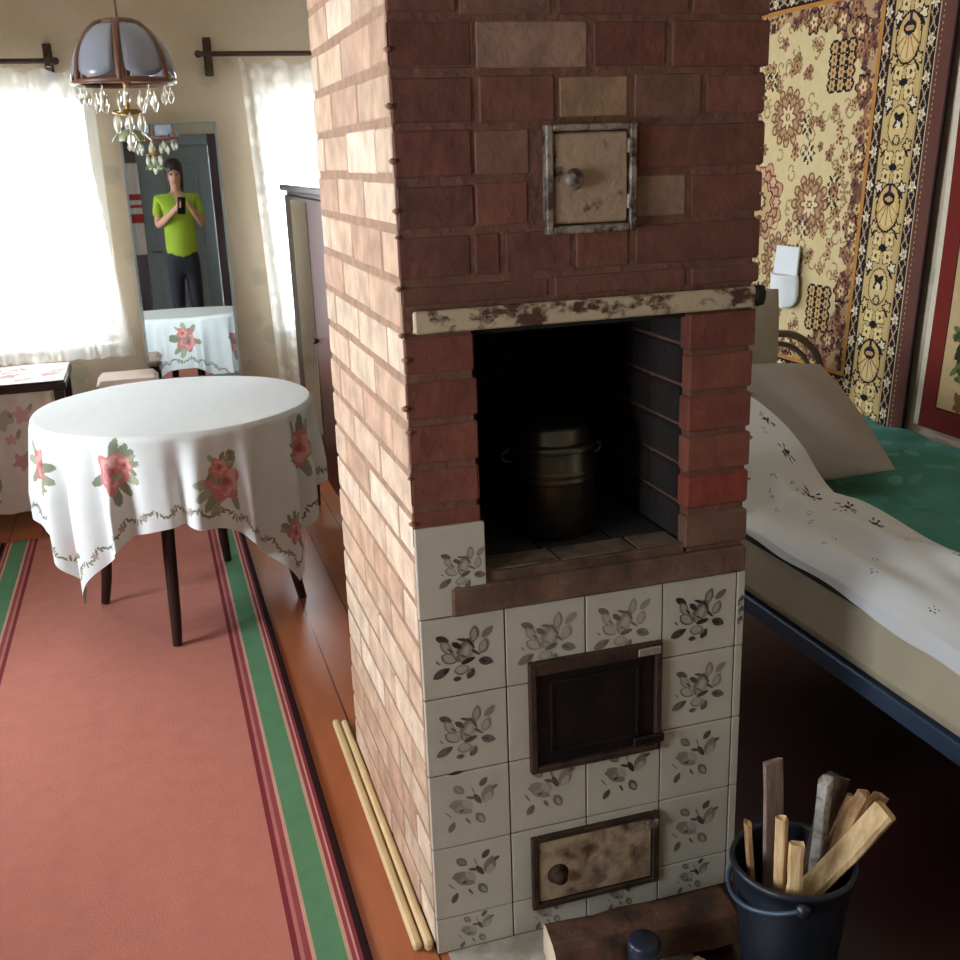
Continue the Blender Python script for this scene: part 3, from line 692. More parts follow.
rz_ = n_.new('ShaderNodeMapRange'); rz_.inputs[1].default_value = .2; rz_.inputs[2].default_value = .5; rz_.inputs[3].default_value = .62; rz_.inputs[4].default_value = .38
l_.new(vz.outputs['Distance'], rz_.inputs[0]); l_.new(rz_.outputs[0], m2.inputs[0]); l_.new(t1.outputs[0], m2.inputs[1]); l_.new(m1.outputs[0], m2.inputs[2])
l_.new(m2.outputs[0], n_['Material Output'].inputs['Surface'])
def tulle(x0, x1, z0, z1, label, sway0=0, sway1=0, y=YF-.09, nf=16, amp=.022):
    b = B()
    def fn(u, v):
        xt = x0+(x1-x0)*u; xb = xt+sway0*(1-u)+sway1*u
        x = xb+(xt-xb)*v; k = 1-.65*max(0, (v-.8)/.2)
        scallop = .03*abs(math.sin(u*nf*PI*.5)) if v > .985 else 0
        return (x+.01*math.sin(u*40+v*2), y-.045-(amp*k)*math.sin(u*nf*2*PI+math.sin(v*3+u*9)*.5)-.012*(1-v), z0+(z1-z0)*v-scallop)
    b.grid(nf*8, 24, fn); o = b.build('tulle_curtain', TUL); return tag(o, label, 'curtain', 'tulle curtains on the far wall')
tulle(-1.60, -.56, .635, 1.85, 'sheer white tulle curtain over the left window', 0, .09)
tulle(.105, 1.45, .40, 1.873, 'sheer white tulle curtain over the right window beside the wardrobe', .06, 0)
# mirror hung between the windows, leaning slightly forward
nrm = -Vector((.03698, .99886, -.03009)); 
mx_ = Vector((0, 0, 1)).cross(nrm).normalized()*-1          # along the wall towards +x
if mx_.x < 0: mx_ = -mx_
mz_ = mx_.cross(nrm); mz_ = mz_ if mz_.z > 0 else -mz_
mo = thing('wall_mirror', 'tall frameless wall mirror hung between the two bright windows', 'mirror', (-.21, 3.42, 1.06))
BASE = Matrix(((mx_.x, nrm.x, mz_.x, 0), (mx_.y, nrm.y, mz_.y, 0), (mx_.z, nrm.z, mz_.z, 0), (0, 0, 0, 1)))
MIR = mat('mirror_silver', (226, 232, 232), .015, 1.0)
g = B().box(-.196, .196, 0, .006, -.55, .55, M4=BASE); g.build('glass', MIR, mo)
g = B()
for q in ((-.206, -.196, -.56, .56), (.196, .206, -.56, .56)): g.box(q[0], q[1], -.001, .005, q[2], q[3], b=.001, M4=BASE)
for q in ((-.196, .196, -.56, -.55), (-.196, .196, .55, .56)): g.box(q[0], q[1], -.001, .005, q[2], q[3], b=.001, M4=BASE)
g.build('bevelled_edge', mat('glass_edge', (176, 196, 204), .1, .4), mo)
g = B().box(-.2, .2, -.014, -.001, -.556, .556, M4=BASE); g.build('backboard', DARKW, mo)
g = B().tube([Vector((0, .0, .50))*1.0, Vector((0, .075, .56))], .003, 6); g.build('hanger', RODM, mo)

# chandelier over the table
CX, CY = -.367, 1.90
ch = thing('chandelier', 'small chandelier with smoked glass panels and crystal drops over the table', 'chandelier', (CX, CY, 0))
BR = mat('chandelier_brown', (104, 66, 46), .45, var=.15)
SG = bpy.data.materials.new('smoked_glass'); SG.use_nodes = True; pb_ = SG.node_tree.nodes['Principled BSDF']
pb_.inputs['Base Color'].default_value = lin4((156, 160, 172)); pb_.inputs['Roughness'].default_value = .18; pb_.inputs['Transmission Weight'].default_value = .35
CRY = bpy.data.materials.new('crystal'); CRY.use_nodes = True; pb_ = CRY.node_tree.nodes['Principled BSDF']
pb_.inputs['Base Color'].default_value = lin4((232, 226, 206)); pb_.inputs['Roughness'].default_value = .06; pb_.inputs['Transmission Weight'].default_value = .55
B().tube([(0, 0, H-.002), (0, 0, 1.84)], .0035, 8).lathe([(0, 0), (.04, -.004), (.045, -.03), (.01, -.05), (0, -.05)], 20, (0, 0, H-.002)).build('stem', BR, ch)
def shade_pt(a, t): # t 0 top .. 1 bottom
    r = .045+.098*math.sin(t*PI/2)**.8; return Vector((r*math.cos(a), r*math.sin(a), 1.845-.165*t**1.35))
NP = 6; A0 = -PI/2-.08
for i in range(NP):
    a0 = A0+2*PI*i/NP; a1 = A0+2*PI*(i+1)/NP
    def pan(u, v, a0=a0, a1=a1):
        a = a0+(a1-a0)*(.1+.8*u); bulge = 1+.05*math.sin(u*PI); p = shade_pt(a, .06+.9*v*(1-.0*u)); dip = .02*(abs(2*u-1)**2)*v
        return (p.x*bulge, p.y*bulge, p.z+dip)
    o = B().grid(8, 10, pan).build('glass_panel', SG, ch); solid(o, .003)
    B().tube([shade_pt(a0, t/8)*1.0 for t in range(9)], .0095, 8).build('rib', BR, ch)
rg = B()
for t, r in ((0, .009), (1, .008)): rg.tube([shade_pt(A0+2*PI*j/36, t) for j in range(37)], r, 8, cap=False)
rg.lathe([(0, 1.85), (.05, 1.848), (.05, 1.84), (0, 1.838)], 24); rg.build('frame_ring', BR, ch)
for lvl, (rad, z0, num, L) in enumerate(((.128, 1.668, 12, .05), (.085, 1.655, 9, .06), (.04, 1.60, 6, .065))):
    for j in range(num):
        a = 2*PI*j/num+lvl*.3; c = (rad*math.cos(a), rad*math.sin(a), z0)
        B().lathe([(0, 0), (.0025, -.004), (.003, -.012), (.009, -.02), (.0105, -L*.62), (.004, -L*.92), (0, -L)], 6, c).build('crystal_drop', CRY, ch)
B().tube([(0, 0, 1.84), (0, 0, 1.60)], .007, 8).lathe([(0, 1.60), (.02, 1.605), (.045, 1.602), (.045, 1.594), (.012, 1.588), (0, 1.588)], 18).build('drop_carrier', mat('brass', (150, 116, 60), .35, .9), ch)
fl_ = B()
for i in range(6): fl_.grid(4, 5, lambda u, v, i=i: ((.008+.05*v)*math.cos(i*PI/3+(u-.5)*.9*(1-.6*v*v)), (.008+.05*v)*math.sin(i*PI/3+(u-.5)*.9*(1-.6*v*v)), 1.545-.03*v+.05*v*(1-v)))
fl_.tube([(0, 0, 1.59), (0, 0, 1.54)], .005, 6); solid(fl_.build('pendant_flower', mat('pale_green_glass', (160, 172, 132), .2), ch), .002)
B().lathe([(0, 0), (.012, -.01), (.014, -.03), (0, -.055)], 8, (0, 0, 1.54)).build('pendant_drop', CRY, ch)

# wardrobe right of the table
wd = thing('wardrobe', 'low dark polished wardrobe with narrow mirror door beside the stove', 'wardrobe', (.19, 1.84, 0))
MAH = mat('red_brown_mahogany', (84, 30, 24), .3, var=.2, vscale=5, stretch=(7, 7, 1))
D_, L_ = .44, 1.02
B().box(.016, D_, .0, L_, .26, 1.33, b=.004).box(-.01, D_+.01, -.012, L_+.012, 1.331, 1.355, b=.004).build('carcass', DARKW, wd)
d1 = B().box(.0, .0155, .03, .38, .28, 1.315, b=.003).build('door', MAH, wd)
B().lathe([(0, .022), (.009, .02), (.011, .012), (.005, 0)], 12, M4=Matrix.Translation((0, .35, .82)) @ Matrix.Rotation(-PI/2, 4, 'Y')).build('knob', DARKW, d1)
d2 = B().box(.002, .0155, .385, .99, .28, 1.315, b=.003).build('door', DARKW, wd); d2['label'] = 'door with mirror glass'
B().box(-.002, .0018, .41, .80, .45, 1.30, b=.0008).build('mirror_pane', MIR, d2)
for (lx, ly) in ((.03, .035), (.03, L_-.035), (D_-.03, .035), (D_-.03, L_-.035)): B().tube([(lx, ly, 0.001), (lx, ly, .262)], [.016, .024], 10).build('leg', DARKW, wd)

# side table with cloth under the left window
sx0, sx1, sy0, sy1, sz = -1.55, -.74, 2.95, 3.40, .615
stb = thing('side_table', 'dark-edged side table under the left window', 'table', (sx0, sy0, 0))
B().box(0, sx1-sx0, 0, sy1-sy0, sz-.03, sz, b=.004).build('tabletop', DARKW, stb)
for lx in (.03, sx1-sx0-.03):
    for ly in (.03, sy1-sy0-.03): B().box(lx-.02, lx+.02, ly-.02, ly+.02, .001, sz-.031, b=.003).build('leg', DARKW, stb)
rs = random.Random(5)
def sprinkle(cv_, n):
    for i in range(n):
        x, y = rs.uniform(.03, cv_.w-.03), rs.uniform(.03, cv_.h-.03); cv_.ell(x+.03, y+.02, .026, .009, (136, 136, 112), rs.uniform(0, 6)); cv_.flower(x, y, rs.uniform(.02, .04), 5, rs.choice([(196, 146, 148), (184, 128, 132), (168, 156, 140)]), .25, rs.uniform(0, 6))
cs = Canvas(.80, .44, 200, 110, (218, 206, 204)); sprinkle(cs, 24)
tag(canvas_mesh('table_cover', cs, lambda X, Y: np.stack([sx0+.005+X, sy0+.004+Y, sz+.0085+.003*np.sin(X*17)*np.sin(Y*23)], 1), CLOTH, thick=.003), 'pink flowered cover on the side table under the left window', 'table cover')
ck = Canvas(.72, .50, 180, 120, (204, 190, 176)); sprinkle(ck, 22)
canvas_mesh('skirt', ck, lambda X, Y: np.stack([.03+X, .012+.010*np.sin(X*60), .082+Y], 1), CLOTH, stb, thick=.003)
# stool with pale pink cushion below the mirror
stl = thing('stool', 'low stool with pale pink padded seat below the mirror', 'stool', (-.5, 3.1, 0))
B().box(-.12, .12, -.12, .12, .52, .545, b=.003).build('frame', DARKW, stl)
B().box(-.125, .125, -.125, .125, .546, .595, b=.02).build('seat', mat('pale_pink_cloth', (206, 184, 172), .9, var=.08), stl)
for lx in (-.1, .1):
    for ly in (-.1, .1): B().tube([(lx, ly, .001), (lx*.95, ly*.95, .521)], [.013, .017], 8).build('leg', DARKW, stl)

# ------------------------------------------------------------------ bed
bed = thing('bed', 'iron-framed bed with cream mattress along the right wall', 'bed', (1.0, -.42, 0))
def pillowbox(b, x0, x1, y0, y1, z0, z1, r, nu=40, nv=40, bulge=0):
    b.box(x0, x1, y0, y1, z0, z1, b=r)
mt = B().box(.0, .925, .0, 2.04, .322, .508, b=.03); o = mt.build('mattress', mat('cream_ticking', (196, 184, 156), .9, var=.08, vscale=6, bump=.1), bed)
o.modifiers.new('round', 'BEVEL').width = .012
pp = B().tube([(-.003, .03, .492), (-.003, 2.0, .492)], .006, 8); pp.build('sheet_gap_shade', mat('gap_shade_black', (22, 22, 26), .8), bed)  # black strip standing in for the shaded gap between sheet and mattress
fr = B().box(.012, .045, .0, 2.04, .276, .322, b=.004)
B().box(.88, .92, 0, 2.04, .28, .322, b=.004).build('side_rail', mat('blue_grey_iron', (68, 84, 108), .45, .3), bed)
for i in range(9): B().box(.046, .879, .1+i*.22, .14+i*.22, .3, .3195).build('slat', mat('slat_wood', (150, 118, 84), .8), bed)
fr.build('side_rail', mat('blue_grey_iron', (68, 84, 108), .45, .3), bed)
HBM = mat('brown_grey_tube', (112, 98, 84), .4, .3, var=.15)
def arch(x0, x1, top, r, y, bot):
    P = [(x0, y, bot), (x0, y, top-r)]
    for i in range(1, 9): a = PI-PI/2*i/8; P.append((x0+r+r*math.cos(a), y, top-r+r*math.sin(a)))
    for i in range(0, 9): a = PI/2-PI/2*i/8; P.append((x1-r+r*math.cos(a), y, top-r+r*math.sin(a)))
    P.append((x1, y, bot)); return P
hb = B().tube(arch(.03, .925, .80, .19, 2.07, .001), .013, 12); hb.build('headboard_tube', HBM, bed)
hb = B().tube(arch(.075, .88, .765, .16, 2.07, .30), .0095, 12)
hb.tube([(.03, 2.07, .30), (.925, 2.07, .30)], .012, 10); hb.build('headboard_inner_tube', HBM, bed)
fb = B().tube(arch(.03, .925, .66, .19, -.03, .001), .013, 12); fb.tube([(.03, -.03, .3), (.925, -.03, .3)], .012, 10); fb.build('footboard', HBM, bed)
# pillows
PILC = mat('grey_pillow_cloth', (166, 158, 152), .9, var=.06, vscale=9, bump=.12, bscale=30)
def pillow_obj(name, A, Bc, C, D, t, m, label, seam=True):
    A, Bc, C, D = map(Vector, (A, Bc, C, D)); n = (Bc-A).cross(D-A).normalized(); b = B()
    for sgn in (1, -1):
        def fn(u, v, sgn=sgn):
            pu = .5-.5*math.cos(PI*u); pv = .5-.5*math.cos(PI*v)
            su = max(0, math.sin(PI*pu)); sv = max(0, math.sin(PI*pv))
            p = (A*(1-pu)+Bc*pu)*(1-pv)+(D*(1-pu)+C*pu)*pv
            c = (A+Bc+C+D)/4; pin = .05*(1-su)*sv+.05*(1-sv)*su+.10*(1-su)*(1-sv)
            p = p+(c-p)*pin
            wr = noise.noise(Vector((pu*3, pv*3, 4)))*.012*min(su, sv)
            return p+n*(sgn*t*.5*(su*sv)**.6+wr)
        b.grid(28, 28, fn)
    o = b.build(name, m); bm = bmesh.new(); bm.from_mesh(o.data); bmesh.ops.remove_doubles(bm, verts=bm.verts, dist=1e-4); bmesh.ops.recalc_face_normals(bm, faces=bm.faces); bm.to_mesh(o.data); bm.free()
    return tag(o, label, 'pillow', 'pillows on the bed')
PA, PB, PC, PD = (1.06, .78, .555), (1.52, .66, .575), (1.60, 1.18, .80), (1.12, 1.26, .80)
pillow_obj('pillow', PA, PB, PC, PD, .15, PILC, 'large grey pillow lying slanted on the bed above the green spread')
pillow_obj('pillow', (1.12, 1.47, .53), (1.62, 1.46, .53), (1.67, 1.52, 1.0), (1.14, 1.56, 1.0), .13, mat('pale_grey_pillow_cloth', (184, 178, 168), .9, var=.05), 'paler grey pillow standing upright against the headboard')
# green bedspread
cg = Canvas(.64, 1.9, 130, 300, (66, 140, 132)); rg_ = random.Random(8)
for i in range(150):
    x, y = rg_.uniform(0, .64), rg_.uniform(0, 1.9); cg.ell(x, y, rg_.uniform(.02, .06), rg_.uniform(.01, .03), rg_.choice([(54, 126, 114), (92, 164, 156), (50, 118, 110), (66, 134, 92), (110, 176, 168)]), rg_.uniform(0, 3), .6)
def cg_fn(X, Y):
    z = .516+.010*np.sin(X*9+Y*4)*np.sin(Y*7)+.006*np.sin(Y*23+X*15)+.006
    return np.stack([1.28+X, -.40+Y, np.maximum(z, .515)+.05*np.clip((X-.45)/.2, 0, 1)*(.6+.4*np.sin(Y*3))], 1)
tag(canvas_mesh('bedspread', cg, cg_fn, mat('green_spread', vcol=True, rough=.8, bump=.2, bscale=40)), 'teal green bedspread on the wall side of the bed', 'bedspread')
# white sheet with dark sprig print, rolled along the near side
SW, SL = .58, 1.66
csh = Canvas(SW, SL, 170, 400, (224, 226, 228)); rsn = random.Random(12)
def sprig(x, y, s, a=0):
    for i in range(7):
        q = a+i*2*PI/7+rsn.uniform(-.3, .3); d = s*rsn.uniform(.6, 1.5); csh.ell(x+d*math.cos(q), y+d*math.sin(q), s*.42, s*.17, (50, 48, 52), q)
    if s > .013: csh.flower(x, y, s*.5, 5, (66, 62, 64), .25)
for i in range(17): sprig(.47+.03*math.sin(i*1.7), .05+i*.1, rsn.uniform(.014, .024), i)
for i in range(12): sprig(.415+.02*math.cos(i*2.3), .1+i*.14, rsn.uniform(.008, .012), i)
for i in range(14): sprig(rsn.uniform(.1, .36), rsn.uniform(.1, 1.6), .008, i)
def sm(t): t = np.clip(t, 0, 1); return t*t*(3-2*t)
def sh_fn(X, Y):
    y = -.40+Y
    # across: 0 = hem hanging over the mattress side, SW = inner edge
    k = np.clip((X-.05)/(SW-.05), 0, 1)
    xe = 1.31-.06*sm((y-.58)/.2)-.09*sm((y-.75)/.35)
    x = np.where(X < .05, .984-.003*np.sin(y*21)-.006*np.clip((.05-X)/.05, 0, 1), .988+(xe-.988)*k)
    hang = np.where(X < .05, (.05-X)*(.34+.10*np.sin(y*5.3+1)+.08*np.sin(y*17)+.45*sm((.12-y)/.18)), 0)
    z = .522+.022*k+.030*np.sin(PI*np.clip(k*1.02, 0, 1))**.7*(1+.35*np.sin(y*6+k*3))+.010*np.sin(y*11+k*8)*k+.012*np.sin(k*11+y*3.0)*np.sin(PI*k)+.006*np.sin(k*19-y*14+2*np.sin(y*5))*np.sin(PI*k)
    zp = .575+(y-.70)*.44+.085*np.sqrt(np.clip(np.sin(PI*np.clip((y-.66)/.62, 0, 1)), 0, 1))
    rise = sm((y-.60)/.16)
    lift = np.where(rise > 0, np.maximum(z, zp*rise+z*(1-rise)), z)
    sidek = sm((k-.02)/.22)
    z2 = z*(1-sidek)+lift*sidek
    return np.stack([x, y, z2-hang+.004], 1)
SHEET = mat('sprigged_sheet', vcol=True, rough=.8, spec=.25)
tag(canvas_mesh('bed_sheet', csh, sh_fn, SHEET), 'white sheet with dark sprig print along the front of the bed', 'sheet')

# ------------------------------------------------------------------ wall rug
RGY0, RGW, RGZ0, RGH = 1.122, 1.94, .30, 1.95
ZC, YC = RGZ0+RGH/2, RGY0+RGW/2
rug = Canvas(RGW, RGH, 430, 540, (206, 187, 142))
CR, BLK, BRN, TAN, GOLD, WHT, PUR, ROS = (216, 196, 148), (34, 28, 34), (104, 70, 56), (186, 158, 106), (176, 124, 62), (216, 204, 176), (84, 52, 66), (150, 106, 84)
ru = random.Random(4)
bw = .358
def sym(f, u, v, *a, **k):
    for su in ((u, 1), (RGW-u, -1)):
        for sv in ((v, 1), (RGH-v, -1)): f(su[0], sv[0], *a, **k)
def rosette(u, v, r):
    for i in range(12):
        a = i*PI/6; rug.ell(u+r*.84*math.cos(a), v+r*.84*math.sin(a), r*.24, r*.2, (122, 88, 68), a); rug.ell(u+r*.88*math.cos(a), v+r*.88*math.sin(a), r*.13, r*.10, (196, 160, 116), a)
    rug.flower(u, v, r*.78, 12, (128, 92, 68), .1); rug.flower(u, v, r*.66, 12, (172, 138, 104), .12); rug.flower(u, v, r*.5, 8, (120, 82, 66), .22)
    rug.flower(u, v, r*.36, 8, (214, 192, 148), .3); rug.flower(u, v, r*.14, 8, (72, 52, 46), .2); rug.flower(u, v, r*.07, 4, CR, .2)
def star(u, v, r):
    rug.flower(u, v, r, 8, (56, 48, 48), .35); rug.flower(u, v, r*.62, 4, (206, 190, 150), .4); rug.flower(u, v, r*.2, 4, (60, 48, 46), .2)
def blossom(u, v, r, c=None, cen=(64, 44, 42)):
    c = c or ru.choice([(176, 138, 96), (164, 118, 88), (192, 158, 112), (150, 110, 84)])
    rug.flower(u, v, r, 5, (116, 84, 62), .22, ru.uniform(0, 6)); rug.flower(u, v, r*.78, 5, c, .22, ru.uniform(0, 6)); rug.ell(u, v, r*.3, r*.3, cen)
def scroll(u, v, r, c=(150, 122, 88)):
    a0 = ru.uniform(0, 6)
    for i in range(7):
        a = a0+i*.6; b2 = a+.6; rug.line(u+r*math.cos(a), v+r*math.sin(a), u+r*math.cos(b2), v+r*math.sin(b2), .003, c)
    rug.ell(u+r*math.cos(a0), v+r*math.sin(a0), r*.5, r*.22, c, a0+1)
# spandrels (corner bands with dense floral ground)
X, Y = rug.X, rug.Y
du = np.minimum(X, RGW-X)-bw; dv = np.minimum(Y, RGH-Y)-bw
wav = .018*np.sin(dv*48)+.012*np.sin(dv*21+1)
edge_u = .05+.10*np.clip(1-np.abs((dv-.10))/.22, 0, 1)+wav
edge_v = .05+.10*np.clip(1-np.abs(du-.06)/.30, 0, 1)+.014*np.sin(du*45)
spm = (((du < edge_u) & (dv > 0)) | ((dv < edge_v) & (du > 0))) & (du > 0) & (dv > 0)
rug.put(spm, (176, 144, 108))
def in_sp(u, v):
    i = int(u/RGW*rug.nx); j = int(v/RGH*rug.ny); return 0 <= i < rug.nx and 0 <= j < rug.ny and spm[i, j]
for q in range(700):
    u, v = ru.uniform(bw, RGW*.5), ru.uniform(bw, RGH*.5)
    if in_sp(u, v):
        t = ru.random()
        c = ru.choice([(104, 70, 56), (92, 58, 62), (150, 104, 72), (64, 48, 52), (130, 86, 60)])
        if t < .5: sym(blossom, u, v, ru.uniform(.014, .026), ru.choice([(164, 118, 88), (120, 78, 70), (196, 164, 118), (92, 58, 66)]))
        else: sym(rug.ell, u, v, ru.uniform(.01, .026), ru.uniform(.005, .010), c, ru.uniform(0, 3))
for (u, v) in ((.46, .46), (.415, .64), (.40, .86), (.56, .42), (.72, .41)):
    sym(rug.flower, u, v, .040, 6, BLK, .18); sym(rug.flower, u, v, .032, 6, (140, 96, 74), .2); sym(rug.flower, u, v, .018, 5, CR, .3); sym(rug.ell, u, v, .006, .006, PUR)
# field motifs
for (u, v, r) in ((.832, RGH-(1.533-RGZ0), .10), (.654, 1.228-RGZ0, .105), (.654, RGH-(1.228-RGZ0)+.1, .001)):
    if r > .01:
        for su in (u, RGW-u):
            if abs(v-RGH/2) < .08: rosette(su, RGH/2+.047, r)
            else:
                for sv in (v, RGH-v): rosette(su, sv, r)
cu = RGW/2
for rr_, c in ((.20, (120, 84, 66)), (.19, (196, 150, 112)), (.165, (110, 74, 62)), (.15, (186, 142, 108)), (.11, BLK), (.10, (196, 164, 120)), (.05, BRN), (.03, CR)): rug.flower(cu, RGH/2+.045, rr_*.68, 8, c, .14, PI/8, 1.0)
for i in range(8):
    a = i*PI/4; rug.flower(cu+.105*math.cos(a), RGH/2+.045+.105*math.sin(a), .026, 6, BRN, .2); rug.flower(cu+.105*math.cos(a), RGH/2+.045+.105*math.sin(a), .018, 6, (206, 164, 136), .2)
for (u, v) in ((.686, .845), (.945, .586), (.706, .75), (.52, .95)): sym(star, u, v, .03)
# lattice of dark-outlined flowers
for i in range(3):
    for j in range(4):
        u, v = .495+.046*i, .505+.040*j
        sym(rug.rect if False else rug.ell, u, v, .029, .026, BLK)
for i in range(3):
    for j in range(4):
        u, v = .495+.046*i, .505+.040*j
        sym(rug.flower, u, v, .0175, 6, (188, 154, 104), .2); sym(rug.ell, u, v, .006, .006, (120, 70, 50))
for q in range(170):
    u, v = ru.uniform(bw+.05, cu), ru.uniform(bw+.05, RGH/2)
    if in_sp(u, v) or math.hypot(u-cu, v-RGH/2-.05) < .18: continue
    if any(math.hypot(u-a, v-b2) < .125 for a, b2 in ((.832, .717), (.654, .945), (.654, 1.0), (.56, .57))): continue
    if ru.random() < .55: sym(blossom, u, v, ru.uniform(.014, .022))
    else: sym(scroll, u, v, ru.uniform(.012, .022))
# borders: distance from the nearest edge selects the band
E_ = np.minimum(np.minimum(X, RGW-X), np.minimum(Y, RGH-Y)); bm_ = E_ < bw
def band(a, b2, c): rug.put((E_ >= a) & (E_ < b2), c)
band(0, .076, (96, 62, 54)); band(0, .010, (48, 32, 34)); band(.076, .083, (186, 168, 128)); band(.083, .128, BLK); band(.128, .134, (172, 146, 98)); band(.134, .294, (190, 164, 112)); band(.294, .299, (60, 44, 44)); band(.299, .345, BLK); band(.345, .360, GOLD)
def along(fn, dist, step, off=0.0, end=None):
    """call fn(u, v, angle, index) along the four sides at a distance from the edge"""
    n1 = int((RGH-2*dist)/step); 
    for i in range(n1+1):
        v = dist+(RGH-2*dist)*(i+off)/max(1, n1)
        if v > RGH-dist+1e-6: continue
        fn(dist, v, PI/2, i); fn(RGW-dist, v, PI/2, i)
    n2 = int((RGW-2*dist)/step)
    for i in range(n2+1):
        u = dist+(RGW-2*dist)*(i+off)/max(1, n2)
        if u > RGW-dist+1e-6: continue
        fn(u, dist, 0, i); fn(u, RGH-dist, 0, i)
def vine(u, v, a, i):
    c, s = math.cos(a), math.sin(a)
    if i % 2 == 0: rug.flower(u, v, .0155, 5, WHT, .25, i); rug.ell(u, v, .005, .005, (150, 110, 80))
    else: rug.ell(u, v, .012, .009, (126, 84, 70), a); rug.ell(u, v, .006, .004, (206, 178, 140), a)
    for q in (-1, 1): rug.line(u-c*.03-s*.016*q, v-s*.03+c*.016*q, u+c*.03+s*.016*q, v+s*.03-c*.016*q, .0022, (178, 152, 120))
along(vine, .106, .052); along(vine, .322, .052)
def dots(u, v, a, i): rug.ell(u, v, .0035, .0035, (170, 140, 112))
along(dots, .060, .017)
def palm(u, v, a, i):
    c, s = math.cos(a), math.sin(a)
    m = (i+2) % 4
    if m == 0:
        rug.ell(u, v, .078, .062, BLK, a); rug.ell(u, v, .071, .055, (198, 164, 104), a); rug.ell(u+c*.01, v+s*.01, .052, .042, (212, 186, 132), a)
        for q in (-.9, -.45, 0, .45, .9): rug.line(u-c*.02, v-s*.02, u-c*.02+.075*math.cos(a+q), v-s*.02+.075*math.sin(a+q), .0022, (140, 104, 66))
        rug.ell(u-c*.03, v-s*.03, .022, .03, BLK, a); rug.ell(u-c*.045, v-s*.045, .03, .009, (40, 40, 70), a); rug.ell(u-c*.028, v-s*.028, .008, .02, (190, 150, 100), a)
    elif m == 2:
        rug.ell(u, v, .062, .05, (92, 74, 56), a); rug.ell(u, v, .057, .045, (206, 180, 124), a)
        rug.ell(u-c*.015, v-s*.015, .032, .012, BLK, a+.8); rug.ell(u-c*.015, v-s*.015, .032, .012, BLK, a-.8); rug.flower(u, v, .012, 5, WHT, .2)
        rug.flower(u+c*.045, v+s*.045, .018, 6, (70, 66, 54), .1); rug.flower(u+c*.045, v+s*.045, .011, 6, (196, 176, 126), .1)
    else:
        for q in (-1, 1):
            for w in (-.028, .028):
                x, y = u+c*w-s*q*.03, v+s*w+c*q*.03
                rug.flower(x, y, .026, 4, (88, 68, 52), .22, .7*q); rug.flower(x, y, .022, 4, (214, 192, 138), .22, .7*q); rug.ell(x, y, .007, .007, (72, 50, 40))
        rug.ell(u, v, .012, .02, BLK, a)
    for q in (-1, 1):
        x, y = u+c*.062-s*q*.058, v+s*.062+c*q*.058
        rug.flower(x, y, .021, 5, BLK, .2); rug.flower(x, y, .014, 5, WHT if i % 2 else (206, 178, 120), .3); rug.ell(x+c*.022, y+s*.022, .016, .006, BLK, a+q*.6)
along(palm, .214, .118, 0.35)
def rug_fn(X, Y):
    z = RGZ0+RGH-Y; y = RGY0+X+(1.75-z)*.07
    x = XR-.016-.004*np.sin(y*5+z*2)-.004*np.exp(-((y-RGY0-.02)/.1)**2)
    return np.stack([x, y, z], 1)
RUGM = mat('wool_pile', vcol=True, rough=.95, var=.06, vscale=40, bump=.2, bscale=400, spec=.1)
tag(canvas_mesh('wall_rug', rug, rug_fn, RUGM, thick=-.006), 'cream patterned wool rug with dark floral borders hung on the right wall', 'rug')
# tapestry next to it
TW_, TH_ = 1.15, 1.35
tpz0 = .565
tpc = Canvas(TW_, TH_, 380, 450, (190, 164, 122)); rt_ = random.Random(3)
tpc.rect(0, .022, 0, 9, (206, 196, 178)); tpc.rect(.022, .088, 0, 9, (112, 40, 34)); tpc.rect(TW_-.08, TW_, 0, 9, (112, 40, 34)); tpc.rect(.022, TW_, 0, .07, (112, 40, 34)); tpc.rect(.022, TW_, TH_-.07, TH_, (112, 40, 34))
tpc.rect(.088, .093, .07, TH_-.07, (70, 30, 26)); tpc.rect(.088, TW_-.08, .07, .075, (70, 30, 26))
for (u, v, a) in ((.19, .24, .7), (.22, .21, 2.0), (.17, .30, .2), (.24, .27, 1.2), (.2, .18, 2.6), (.4, .5, .4), (.5, .42, 1.8), (.62, .7, 1.1), (.3, .8, .5), (.45, .95, 2.3), (.7, .35, 1), (.24, .56, 1.4), (.20, .46, .9), (.8, .8, .8)):
    for q in range(6): tpc.ell(u+rt_.uniform(-.035, .035), v+rt_.uniform(-.03, .03), rt_.uniform(.02, .045), .011, rt_.choice([(74, 92, 52), (58, 74, 44), (98, 106, 66), (52, 54, 40)]), a+rt_.uniform(-.7, .7))
for (u, v) in ((.19, .12), (.24, .13), (.55, .55), (.7, .9), (.35, .3), (.21, .38)):
    for q in range(5): tpc.flower(u+rt_.uniform(-.02, .02), v+rt_.uniform(-.02, .02), .022, 4, rt_.choice([(92, 66, 44), (74, 52, 38), (120, 86, 54), (140, 70, 54)]), .35, rt_.uniform(0, 6))
def tap_fn(X, Y):
    z = tpz0+Y; y = 1.155-.045*(z-.6)-X-.02*np.sin((z-.5)*2)
    return np.stack([XR-.030-.004*np.sin(X*9), y, z], 1)
tag(canvas_mesh('tapestry', tpc, tap_fn, RUGM, thick=.005), 'red-bordered tapestry with green leaves hung beside the patterned rug', 'tapestry')
